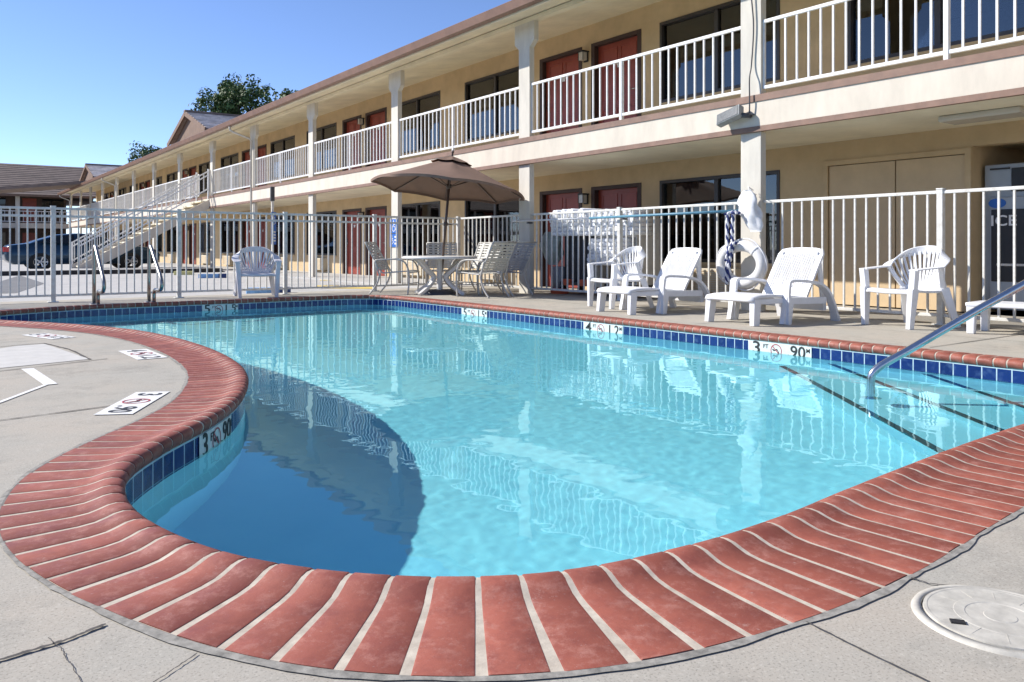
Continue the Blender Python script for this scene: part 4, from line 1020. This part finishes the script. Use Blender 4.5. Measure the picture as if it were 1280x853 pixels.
# strap chairs
def strap_chair(ms, mf):
    t = thing('strap_chair', 'x', 'patio chair', (0,0,0), 0, 'patio chairs round the table')
    for sx in (-1, 1):
        x = sx*0.27
        q = MB(); q.tube(smooth_path([(x,0.235,0.0),(x,0.255,0.22),(x,0.25,0.42),(x,0.20,0.57),(x,0.10,0.635),(x,-0.10,0.64),(x,-0.26,0.625)],5),0.0135,8); q.scaled(); q.build('arm', mf, t)
        q = MB(); q.tube(smooth_path([(x*0.98,-0.36,0.0),(x*0.98,-0.26,0.15),(x*0.98,-0.20,0.33),(x*0.98,-0.22,0.42),(x*0.98,-0.27,0.62)],5),0.0135,8); q.scaled(); q.build('leg', mf, t)
        q = MB(); q.tube(smooth_path([(x*.9,0.27,0.40),(x*.9,0.20,0.425),(x*.9,-0.10,0.395),(x*.9,-0.18,0.42),(x*.9,-0.30,0.66),(x*.9,-0.43,0.95)],5),0.012,8); q.scaled(); q.build('side_tube', mf, t)
    q = MB(); q.tube([(-0.243,-0.43,0.95),(0.243,-0.43,0.95)],0.012,8); q.tube([(-0.243,0.27,0.40),(0.243,0.27,0.40)],0.012,8); q.tube([(-0.26,0.25,0.2),(0.26,0.25,0.2)],0.009,8); q.scaled(); q.build('cross_bar', mf, t)
    def line(P, n_):
        out = []; 
        for k in range(n_):
            f = (k+0.5)/n_*(len(P)-1); i = min(int(f), len(P)-2); u = f-i; out.append(Vector(P[i]).lerp(Vector(P[i+1]), u))
        return out
    bk = [(0,-0.195,0.44),(0,-0.30,0.66),(0,-0.425,0.94)]; sk = [(0,0.25,0.41),(0,0.18,0.425),(0,-0.10,0.398)]
    for P, n_, nm in ((bk, 11, 'back_straps'), (sk, 8, 'seat_straps')):
        q = MB(); pp = line(P, n_); d = (pp[-1]-pp[0]).normalized()
        for p in pp: q.ribbon([p+Vector((-0.245,0,0)), p+Vector((0.245,0,0))], 0.036, 0.006, d)
        for u in (-0.14, 0.0, 0.14): 
            q.ribbon([Vector((u, a[1], a[2]))+Vector((0,0.004,0.004)) for a in P], 0.045, 0.005, (1,0,0))
        q.scaled(); q.build(nm, ms, t)
    return t
sc1 = strap_chair(M_sling, M_chairframe); sc1.location = (7.05, 13.40, 0); sc1.rotation_euler = (0,0,face(0.72,-0.70)); sc1['label'] = 'beige strap patio chair at the left end of the group, in profile'
dup(sc1, (7.86, 11.78, 0), face(-0.25,0.97), 'beige strap patio chair with its back to the viewer, right of the table')
dup(sc1, (8.25, 13.75, 0), face(-0.45,-0.9), 'beige strap patio chair directly behind the table, by the fence')
dup(sc1, (8.52, 13.05, 0), face(-0.95,-0.3), 'sunlit strap patio chair behind the right side of the table')
sc5 = strap_chair(M_slingblue, M_chairframe); sc5.location = (8.42, 11.95, 0); sc5.rotation_euler = (0,0,face(-0.22,0.97)); sc5['label'] = 'blue-grey strap patio chair beside the wide cream post'

# ---------------------------------------------------------------- wall-side details
# telescopic pole on the fence
tp = thing('pool_pole', 'long white and blue telescopic pole hung along the fence', 'pole', (8.96, 12.4, 1.345))
MB().tube([(0,0,0.005),(0,-2.2,0.0)],0.016,10).build('white_section', M_white, tp)
MB().tube([(0,-2.2,0),(0,-5.55,0.012)],0.020,10).build('blue_section', M_bluepole, tp)
for yy in (-0.5, -3.0, -5.3): MB().box(-.03,.08,yy-.02,yy+.02,-.05,-.02).build('hook', M_dark, tp)
# life ring
RC = Vector((8.80, 6.96, 0.63))
lr = thing('life_ring', 'white life ring hanging on the fence by the cream post', 'life ring', tuple(RC), 0.0)
q = MB(); n_ = 56; mx, my = 0.23, 0.095
q.tube([(0, 0.325*math.cos(2*PI*k/n_), 0.25*math.sin(2*PI*k/n_)) for k in range(n_)], 0.078, 14, closed=True); q.build('ring', M_ring, lr)
for k in range(4):
    a = PI/4+k*PI/2; q = MB(); c = Vector((0, 0.325*math.cos(a), 0.25*math.sin(a))); tg = Vector((0, -math.sin(a), math.cos(a)))
    q.tube([c-tg*0.025, c+tg*0.025], 0.0805, 14); q.build('band', M_cloth, lr)
q = MB(); q.tube([(-0.02, 0.41*math.cos(2*PI*k/n_), 0.335*math.sin(2*PI*k/n_)+0.02*math.sin(8*PI*k/n_)) for k in range(n_)], 0.008, 6, closed=True); q.build('grab_line', M_rope, lr)
# rope
rp = thing('rescue_rope', 'blue and white twisted rope draped down over the life ring', 'rope', (8.70, 7.08, 1.34))
def strand(q, P, r, ph, turns, rr_):
    P = smooth_path(P, 14); n_ = len(P); out = []
    for i, p in enumerate(P):
        a = ph+turns*2*PI*i/n_; out.append(p+Vector((math.cos(a)*r, math.sin(a)*r, 0)))
    q.tube(out, rr_, 7)
P1 = [(0.08,0.0,0.0),(0.0,0.02,-0.05),(0,0.035,-0.3),(0,0.02,-0.55),(0,0.05,-0.8),(0.02,0.06,-0.98)]
P2 = [(0.08,-0.05,0.0),(0.0,-0.06,-0.05),(0,-0.045,-0.3),(0,-0.05,-0.5),(0,0.0,-0.68),(0.02,0.03,-0.95)]
for m, ph in ((M_rope, 0), (M_ropeblue, PI)):
    q = MB()
    for P in (P1, P2): strand(q, P, 0.012, ph, 9, 0.015)
    strand(q, [(0.08,-0.1,-0.02),(0.0,-0.11,-0.03),(0,-0.02,-0.02),(0.0,0.06,-0.04)], 0.016, ph, 2, 0.018)
    strand(q, [(-0.02,-0.12,-0.42),(-0.02,-0.06,-0.46),(-0.02,0.0,-0.56),(0,0.05,-0.66)], 0.016, ph, 3, 0.018)
    q.build('strand', m, rp)
# mesh bag on the hook
bg = thing('mesh_bag', 'crumpled white mesh bag hanging beside the post above the ring', 'bag', (8.85, 6.86, 1.0))
q = MB(); RNG = random.Random(4); N = 28; K = 18; vs = []
for i in range(N+1):
    f = i/N; z = 0.62-0.56*f; w = 0.055+0.09*math.sin(PI*min(1, f*1.05))**0.7+0.02*f; cx_ = 0.03*math.sin(f*3.0)
    for k in range(K):
        a = 2*PI*k/K; r_ = w*(1+0.18*math.sin(3*a+7*f)+0.12*math.sin(5*a-11*f)+RNG.uniform(-.03,.03)); vs.append((0.45*r_*math.cos(a), cx_-0.1*f+r_*math.sin(a)+0.05*(1-f), z))
q.add(vs, [(i*K+k, i*K+(k+1) % K, (i+1)*K+(k+1) % K, (i+1)*K+k) for i in range(N) for k in range(K)]+[tuple(range(K)), tuple(N*K+k for k in reversed(range(K)))], True)
q.build('cloth', M_cloth, bg); MB().tube([(0.12,0.0,0.56),(0,0.02,0.60),(0,0.03,0.66),(0.1,0.03,0.62)],0.008,6).build('loop', M_rope, bg)
# floodlight with cable
fl_ = thing('floodlight', 'grey floodlight on the cream post at balcony level', 'floodlight', (8.93, 6.92, 2.62))
q = MB(); Mf = Matrix.Translation((-0.10, 0.26, 0.02)) @ Matrix.Rotation(-0.25, 4, 'X') @ Matrix.Rotation(0.35, 4, 'Y')
q.box(-0.05, 0.05, -0.20, 0.20, -0.085, 0.085, M=Mf); q.build('housing', mat('lamp_grey', (0.30, 0.31, 0.30), 0.5, 0.3, 20), fl_, 0.012)
q = MB(); q.box(-0.056, -0.050, -0.18, 0.18, -0.07, 0.07, M=Mf); q.build('lens', mat('lamp_lens', (0.12, 0.13, 0.13), 0.15, 0.4, 30), fl_)
q = MB(); q.tube([(0,0,0),(-0.06,0.01,0),(-0.10,0.08,0.01)],0.035,10); q.lathe([(0.0,0.012),(0.065,0.01),(0.07,0)],18); q.build('bracket', M_dark, fl_)
q = MB(); q.tube(smooth_path([(-0.02,0,0.02),(-0.03,-0.01,0.2),(-0.02,0.0,0.5),(0.035,0.01,0.7),(0.04,-0.02,1.2),(0.03,0.012,1.7),(0.04,0.0,2.3)],6),0.010,6); q.build('cable', M_dark, fl_)
# laundry cart
ct = thing('laundry_cart', 'housekeeping cart with black bag and towels behind the fence', 'cart', (9.75, 10.9, 0))
MB().box(-0.28,0.28,-1.25,0.85,0.17,0.23).build('deck_board', M_dark, ct)
q = MB(); q.box(-0.26,0.26,-0.25,0.62,0.23,1.10); q.build('bag', M_blackcloth, ct, 0.03)
q = MB()
for z in (0.23, 0.62, 1.02): q.box(-0.27,0.27,-1.25,-0.27,z,z+.03)
q.box(-0.27,0.27,-1.28,-1.25,0.23,1.35); q.box(-.27,.27,-.30,-.27,.23,1.2); q.build('shelf', M_chairframe, ct)
f_ = None
for yy in (-0.85, 0.7):
    for xx in (-0.22, 0.22):
        q = MB(); q.disc((0,0),0.075,-0.02,0.02,16)
        if f_ is None: f_ = q.build('wheel', M_tyre, ct); f_.data.transform(Matrix.Rotation(PI/2,4,'X')); f_.location = (xx, yy, 0.08)
        else: inst(f_, ct, (xx, yy, 0.08))
for yy in (0.45, 0.0, -0.42): MB().prism([(-0.07,0.0),(0.07,0.0),(0.10,0.11),(-0.10,0.11)], -0.05, 0.05, M=Matrix.Translation((-0.30, yy, 0.17)) @ Matrix.Rotation(PI/2,4,'Z')).build('bumper', M_orange if yy > -.4 else M_beige, ct)
def towels(name, label, loc, nx_, rows, w, d, h, m, cat='towels', seed=1):
    r_ = random.Random(seed); q = MB()
    for i in range(rows):
        for j in range(nx_):
            y = (j-(nx_-1)/2)*w*1.02; dz = r_.uniform(0.75,1.2)
            pts = [(-d/2+r_.uniform(-.05,.05), y+r_.uniform(-.01,.01), i*h+h/2), (d/2, y, i*h+h/2)]
            q.tube([pts[0], (0, y, i*h+h/2+r_.uniform(-.004,.004)), pts[1]], [h*0.50*dz, h*0.52, h*0.5*dz], 10)
    q.v = [(x, y+0.25*(y > 1e9), z) for x, y, z in q.v]
    o = q.build(name, m); o.location = loc; return tag(o, label, cat)
towels('towel_pile', 'white towels folded in a stack on the right shelf of the laundry cart', (9.54, 10.20, 0.55), 6, 7, 0.145, 0.5, 0.066, M_linen, seed=2)
towels('towel_pile', 'white towels heaped on top of the right end of the cart', (9.52, 10.12, 1.055), 8, 6, 0.15, 0.5, 0.075, M_linen, seed=5)
towels('linen_pile', 'rumpled white linen heaped over the black bag of the cart', (9.52, 11.10, 1.06), 7, 6, 0.14, 0.6, 0.08, M_linen, 'linen', seed=8)
bx = tag(MB().box(-0.18,0.18,-0.18,0.18,0,0.17).build('detergent_box', M_navy, None, 0.01), 'small dark blue box on the lowest shelf of the laundry cart', 'box'); bx.location = (9.70, 10.1, 0.265)
q = MB(); RNG = random.Random(9); N = 18; K = 16; vs = []
for i in range(N+1):
    f = i/N; z = 1.15-0.62*f; w = 0.10+0.16*math.sin(PI*min(1, f*0.9+0.1))
    for k in range(K):
        a = 2*PI*k/K; r_ = w*(1+0.25*math.sin(3*a+5*f)+0.12*math.sin(6*a-9*f)); vs.append((0.5*r_*math.cos(a), r_*math.sin(a), z))
q.add(vs, [(i*K+k, i*K+(k+1) % K, (i+1)*K+(k+1) % K, (i+1)*K+k) for i in range(N) for k in range(K)]+[tuple(range(K)), tuple(N*K+k for k in reversed(range(K)))], True)
o = q.build('laundry_sack', M_greycloth); o.location = (9.50, 11.87, 0.0); tag(o, 'grey laundry sack hanging from the left end of the cart', 'sack')
bk = thing('bucket', 'grey mop bucket with orange rim beneath the hanging sack', 'bucket', (9.55, 11.72, 0))
MB().lathe([(0.0,0.02),(0.13,0.02),(0.15,0.5),(0.14,0.5),(0.12,0.05)],20).build('pail', mat('grey_pail', (0.22, 0.23, 0.26), 0.5), bk); MB().lathe([(0.14,0.0),(0.17,0.0),(0.17,0.10),(0.14,0.10)],20).build('rim', M_orange, bk)
# ice machine
ic = thing('ice_machine', 'grey-blue ice machine standing in the niche at the right edge', 'ice machine', (11.12, 4.0, 0))
MB().box(0.0,0.9,-0.95,0.93,0.06,1.92).build('cabinet', M_ice, ic, 0.015)
MB().box(-0.03,0.0,-0.90,0.86,0.10,1.50).build('lower_panel', M_ice, ic, 0.02)
MB().box(-0.025,0.0,-0.90,0.60,1.56,1.86).build('dispenser_window', M_black, ic, 0.01)
MB().box(-0.045,-0.03,-0.85,0.83,0.42,1.34).build('door_panel', M_black, ic, 0.03)
MB().box(-0.055,-0.045,-0.8,0.76,0.62,0.65).build('handle', M_metal, ic)
MB().box(-0.03,-0.002,0.62,0.85,1.85,1.87).build('vent', M_black, ic)
q = MB(); q.disc((0,0),0.105,0,0.006,24,0.062); o = q.build('badge', M_blue, ic); o.data.transform(frame((0,-1,0),(0,0,1),(-0.03,0.76,1.42)))
text_obj('ICE', 'lettering', M_white, ic, 0.19, frame((0,-1,0),(0,0,1),(-0.048,0.68,1.19)) @ Matrix.Scale(1.15,4,(1,0,0)), depth=0.002)
# accessible parking signs
def wheelchair(parent, Mx, s):
    q = MB(); q.disc((-0.02*s,0.34*s),0.055*s,0,0.002,14); q.bar((-0.02*s,0.26*s,.001),(0.0,0.02*s,.001),0.05*s,0.002,up=(0,0,1)); q.bar((0,0.16*s,.001),(0.16*s,0.15*s,.001),0.04*s,0.002); q.bar((0.0,0.03*s,.001),(0.17*s,0.02*s,.001),0.045*s,0.002); q.bar((0.16*s,0.03*s,.001),(0.24*s,-0.16*s,.001),0.04*s,0.002); q.bar((0.23*s,-0.16*s,.001),(0.30*s,-0.14*s,.001),0.04*s,0.002)
    seg = 20; vs = []
    for k in range(seg+1):
        a = math.radians(120)+math.radians(240)*k/seg
        for r_ in (0.19*s, 0.15*s): vs.append((0.0+r_*math.cos(a), -0.06*s+r_*math.sin(a), 0.0015))
    q.add(vs, [(2*k, 2*k+1, 2*k+3, 2*k+2) for k in range(seg)]); o = q.build('wheelchair_symbol', M_white, parent); o.data.transform(Mx)
sg = thing('accessible_sign', 'blue accessible parking sign fixed to the cream post by the doors', 'sign', (8.985, 17.26, 1.2))
MB().box(-0.006,0,-0.20,0.20,0.0,0.33).build('plate', M_blue, sg); MB().box(-0.006,0,-0.20,0.20,-0.33,-0.02).build('plate', M_blue, sg)
wheelchair(sg, frame((0,-1,0),(0,0,1),(-0.0065,0,0.14)), 0.42); wheelchair(sg, frame((0,-1,0),(0,0,1),(-0.0065,0.08,-0.18)), 0.32)
q = MB()
for k in range(3): q.box(-0.009,-0.006,-0.14,-0.04,-0.27+k*0.08,-0.23+k*0.08)
q.build('sign_bars', M_white, sg)
sp = thing('signpost', 'slim signpost with a narrow blue sign beyond the left fence', 'signpost', (6.62, 18.9, -0.02))
MB().box(-.025,.025,-.025,.025,0,2.3).build('pole', M_post, sp); MB().box(-.045,.045,-.03,.03,1.98,2.32).build('pole_cap', M_dark, sp)
MB().box(-0.16,0.16,-0.035,-0.028,0.95,1.72).build('plate', M_blue, sp).rotation_euler = (0,0,0.9)
o = bpy.data.objects.new('symbol_holder', None); bpy.data.objects.remove(o)
wheelchair(sp, Matrix.Rotation(0.9,4,'Z') @ frame((1,0,0),(0,0,1),(0,-0.037,1.52)), 0.4)
q = MB()
for k in range(4): q.box(-0.11,0.11,-0.039,-0.036,1.02+k*0.07,1.055+k*0.07)
o = q.build('sign_bars', M_white, sp); o.rotation_euler = (0,0,0.9)
# wheel stops
def wheelstop(loc, rz, m, label, capm=None, L=1.5):
    t = thing('wheel_stop', label, 'wheel stop', loc, rz, 'concrete wheel stops')
    q = MB(); q.add([(-.10,-L/2,0),(.10,-L/2,0),(.07,-L/2,.12),(-.07,-L/2,.12),(-.10,L/2,0),(.10,L/2,0),(.07,L/2,.12),(-.07,L/2,.12)], [(0,1,2,3),(7,6,5,4),(1,0,4,5),(2,1,5,6),(3,2,6,7),(0,3,7,4)])
    q.build('block', m, t, 0.015)
    if capm: 
        q = MB(); q.add([(-.104,-L/2-.004,0),(.104,-L/2-.004,0),(.074,-L/2-.004,.124),(-.074,-L/2-.004,.124),(-.104,-L/2+.2,0),(.104,-L/2+.2,0),(.074,-L/2+.2,.124),(-.074,-L/2+.2,.124)], [(0,1,2,3),(7,6,5,4),(1,0,4,5),(2,1,5,6),(3,2,6,7),(0,3,7,4)]); q.build('painted_end', capm, t)
p = G(268,348,-.02); wheelstop((p[0],p[1]+.2,-.02), 1.2, M_stopblue, 'pale blue wheel stop in the lot in front of the black kerb', M_navy, 0.75)
p = G(232,344,-.02); wheelstop((p[0],p[1]+.2,-.02), 1.1, M_stopyellow, 'yellow wheel stop in the lot, farthest from the fence', None, 0.6)
p = G(347,369,-.02); wheelstop((p[0],p[1]+.5,-.02), 1.3, M_stopblue, 'pale blue wheel stop just beyond the fence behind the grey chair', M_navy, 0.8)
# ---------------------------------------------------------------- car (front towards +x)
car = thing('parked_car', 'dark blue saloon car parked behind the outdoor staircase', 'car', (5.0, 36.3, -0.02))
cs_ = 1.22
def carprof(): return [(-2.20,0.42),(-2.24,0.62),(-2.20,0.88),(-2.12,0.98),(-1.62,1.05),(-1.35,1.18),(-0.85,1.38),(-0.3,1.44),(0.2,1.42),(0.65,1.25),(1.10,1.02),(1.30,0.98),(1.85,0.90),(2.15,0.78),(2.24,0.60),(2.22,0.38),(2.0,0.22),(-2.0,0.24)]
q = MB(); P = carprof(); secs = [(-0.86,0.93,0.90),(-0.80,0.985,0.97),(-0.60,1.0,1.0),(0.60,1.0,1.0),(0.80,0.985,0.97),(0.86,0.93,0.90)]; n_ = len(P); vs = []
for (yy, sx_, sz_) in secs:
    for (x, z) in P:
        yi = yy*(1-0.22*max(0, (z-0.98)/0.46)); vs.append((x*sx_, yi, 0.62+(z-0.62)*sz_ if z < 0.98 else z-0.02*(abs(yy) > 0.7)))
fs = [((i+1)*n_+k, (i+1)*n_+(k+1) % n_, i*n_+(k+1) % n_, i*n_+k) for i in range(len(secs)-1) for k in range(n_)]
fs += [tuple(range(n_)), tuple(reversed(range((len(secs)-1)*n_, len(secs)*n_)))]
q.add(vs, fs, True); q.scaled(cs_); body = q.build('body', M_car, car); 
for s in (-1, 1):
    q = MB(); W_ = 0.815; y = s*W_
    A = [(-1.38,1.05),(-0.88,1.31),(-0.35,1.37),(-0.32,1.03)]; B = [(-0.24,1.03),(-0.26,1.37),(0.18,1.36),(0.60,1.20),(0.92,1.02)]
    for poly in (A, B):
        vs = [(x, s*(0.862*(1-0.22*max(0,(z-0.98)/0.46))+0.004), z) for x, z in poly]; n2 = len(vs); q.add(vs, [tuple(range(n2))])
    q.scaled(cs_); q.build('side_window', M_carglass, car)
    for x in (-1.28, 1.30):
        q = MB(); q.lathe([(0.20,-0.11),(0.30,-0.11),(0.335,-0.08),(0.335,0.08),(0.30,0.11),(0.20,0.11)],28); o = q.build('wheel', M_tyre, car); o.data.transform(Matrix.Scale(cs_,4,(1,0,0)) @ Matrix.Translation((x, s*0.80*cs_, 0.335)) @ Matrix.Rotation(PI/2,4,'X'))
        q = MB(); q.lathe([(0.19,0.085),(0.225,0.10),(0.23,0.11)],28); q.lathe([(0.0,0.09),(0.05,0.09),(0.06,0.07)],16)
        for k in range(5): a = 2*PI*k/5; q.bar((0.03*math.cos(a),0.03*math.sin(a),0.085),(0.21*math.cos(a),0.21*math.sin(a),0.095),0.03,0.02,0.05,0.015,up=(0,0,1))
        r_ = q.build('rim', M_rim, o); r_.data.transform(Matrix.Scale(cs_,4,(1,0,0)) @ Matrix.Translation((x, s*0.80*cs_, 0.335)) @ Matrix.Rotation(-s*-PI/2 if False else (PI/2 if s < 0 else -PI/2),4,'X'))
    MB().box(-2.255*cs_,-2.08*cs_,min(s*0.55,s*0.84)*cs_,max(s*0.55,s*0.84)*cs_,0.72,0.90).build('tail_lamp', M_taillight, car)
# ---------------------------------------------------------------- trees
def tree(loc, h, clusters, label, seed, leaf=0.34, nleaf=260, group='trees behind the motel'):
    r_ = random.Random(seed); t = thing('tree', label, 'tree', loc, 0, group)
    q = MB(); q.tube([(0,0,0),(0.1,0.05,h*0.3),(0,0,h*0.5),(0.1,0,h*0.66)], [0.4,0.32,0.26,0.16], 10)
    for (cx_, cy_, cz_, cr) in clusters:
        b0 = Vector((0.05,0,h*r_.uniform(0.38,0.6))); e = Vector((cx_, cy_, cz_)); m_ = (b0+e)/2+Vector((0,0,-0.3)); q.tube([b0, m_, e], [0.14,0.09,0.03], 6)
    q.build('trunk', M_bark, t)
    for mi, m in enumerate((M_leaf, M_leaf2)):
        vs = []; fs = []
        for ci, (cx_, cy_, cz_, cr) in enumerate(clusters):
            subs = [(Vector((cx_, cy_, cz_))+Vector((r_.gauss(0,1), r_.gauss(0,1), r_.gauss(0,0.75))).normalized()*cr*r_.uniform(0.3,1.0), cr*r_.uniform(0.25,0.42)) for _ in range(14)]
            for k in range(int(nleaf*(0.75 if mi == 0 else 0.25))*2):
                c, sr = subs[r_.randrange(14)]; d = Vector((r_.gauss(0,1), r_.gauss(0,1), r_.gauss(0,1))).normalized()
                p = c+d*sr*r_.uniform(0.75,1.05); nrm = (d+Vector((r_.uniform(-.6,.6), r_.uniform(-.6,.6), r_.uniform(-.2,.8)))).normalized()
                u = nrm.orthogonal().normalized(); u = Matrix.Rotation(r_.uniform(0,6.28),3,nrm) @ u; v = nrm.cross(u); L = leaf*r_.uniform(0.6,1.2); W_ = L*0.5; o_ = len(vs)
                vs += [p-u*L/2, p+v*W_/2+nrm*L*0.06, p+u*L/2, p-v*W_/2+nrm*L*0.06]; fs.append((o_, o_+1, o_+2, o_+3))
        q = MB(); q.add(vs, fs); q.build('crown', m, t)
    return t
def cl(seed, n_, R_, zc, zr):
    r_ = random.Random(seed); out = []
    for _ in range(n_):
        a = r_.uniform(0, 2*PI); f = math.sqrt(r_.random()); z = r_.uniform(-1,1); w = math.sqrt(max(0.05,1-z*z)); out.append((R_*f*w*math.cos(a), R_*f*w*math.sin(a), zc+zr*z, r_.uniform(0.9,1.5)))
    return out
tree((20.2, 66.5, 0), 15.0, cl(3, 26, 3.2, 11.0, 3.0), 'large dark green tree rising behind the motel roof', 11)
tree((21.8, 58.5, 0), 12.0, cl(9, 8, 1.7, 11.1, 1.1), 'smaller tree crown just right of the large tree behind the roof', 12)
tree((19.8, 97.5, 0), 12.0, cl(5, 7, 1.7, 10.6, 1.2), 'small distant tree peeking over the roof left of the gable', 13, nleaf=130)

# ---------------------------------------------------------------- light, sky, camera
w = bpy.data.worlds.new('World'); S.world = w; w.use_nodes = True; t = w.node_tree; bgn = t.nodes['Background']
sky = t.nodes.new('ShaderNodeTexSky'); sky.sky_type = 'NISHITA'; sky.sun_disc = False
SUNH = Vector((-1.0, 1.12)).normalized(); EL = math.radians(35.0)
sky.sun_elevation = EL; sky.sun_rotation = math.atan2(SUNH.x, SUNH.y); sky.altitude = 50; sky.air_density = 0.7; sky.dust_density = 0.0; sky.ozone_density = 2.5
t.links.new(mixc(t, sky.outputs[0], (0.84, 0.86, 1.0), 1.0, 'MULTIPLY'), bgn.inputs['Color']); bgn.inputs['Strength'].default_value = 0.14
sd = Vector((SUNH.x*math.cos(EL), SUNH.y*math.cos(EL), math.sin(EL)))
ld = bpy.data.lights.new('sun', 'SUN'); ld.energy = 4.9; ld.cycles.is_caustics_light = True; ld.angle = math.radians(0.53); ld.color = (1.0, 0.955, 0.89)
so = bpy.data.objects.new('sun', ld); COL.objects.link(so); so.rotation_euler = (-sd).to_track_quat('-Z', 'Y').to_euler()
cd = bpy.data.cameras.new('camera'); co = bpy.data.objects.new('camera', cd); COL.objects.link(co); S.camera = co
cd.sensor_width = 36.0; cd.lens = 36.0*F/1280; cd.shift_y = -116.5/1280; cd.clip_start = 0.05; cd.clip_end = 2000
co.location = (0, 0, CAMZ); co.rotation_euler = (PI/2, 0, -math.atan2(FW[0], FW[1]))
S.view_settings.view_transform = 'Standard'; S.view_settings.look = 'None'; S.view_settings.gamma = 1.0; S.view_settings.exposure = 0.5
c = S.cycles; c.use_denoising = True; c.max_bounces = 8; c.diffuse_bounces = 5; c.glossy_bounces = 4; c.transparent_max_bounces = 16; c.transmission_bounces = 6; c.volume_bounces = 2
c.caustics_reflective = False; c.caustics_refractive = True; c.sample_clamp_indirect = 8
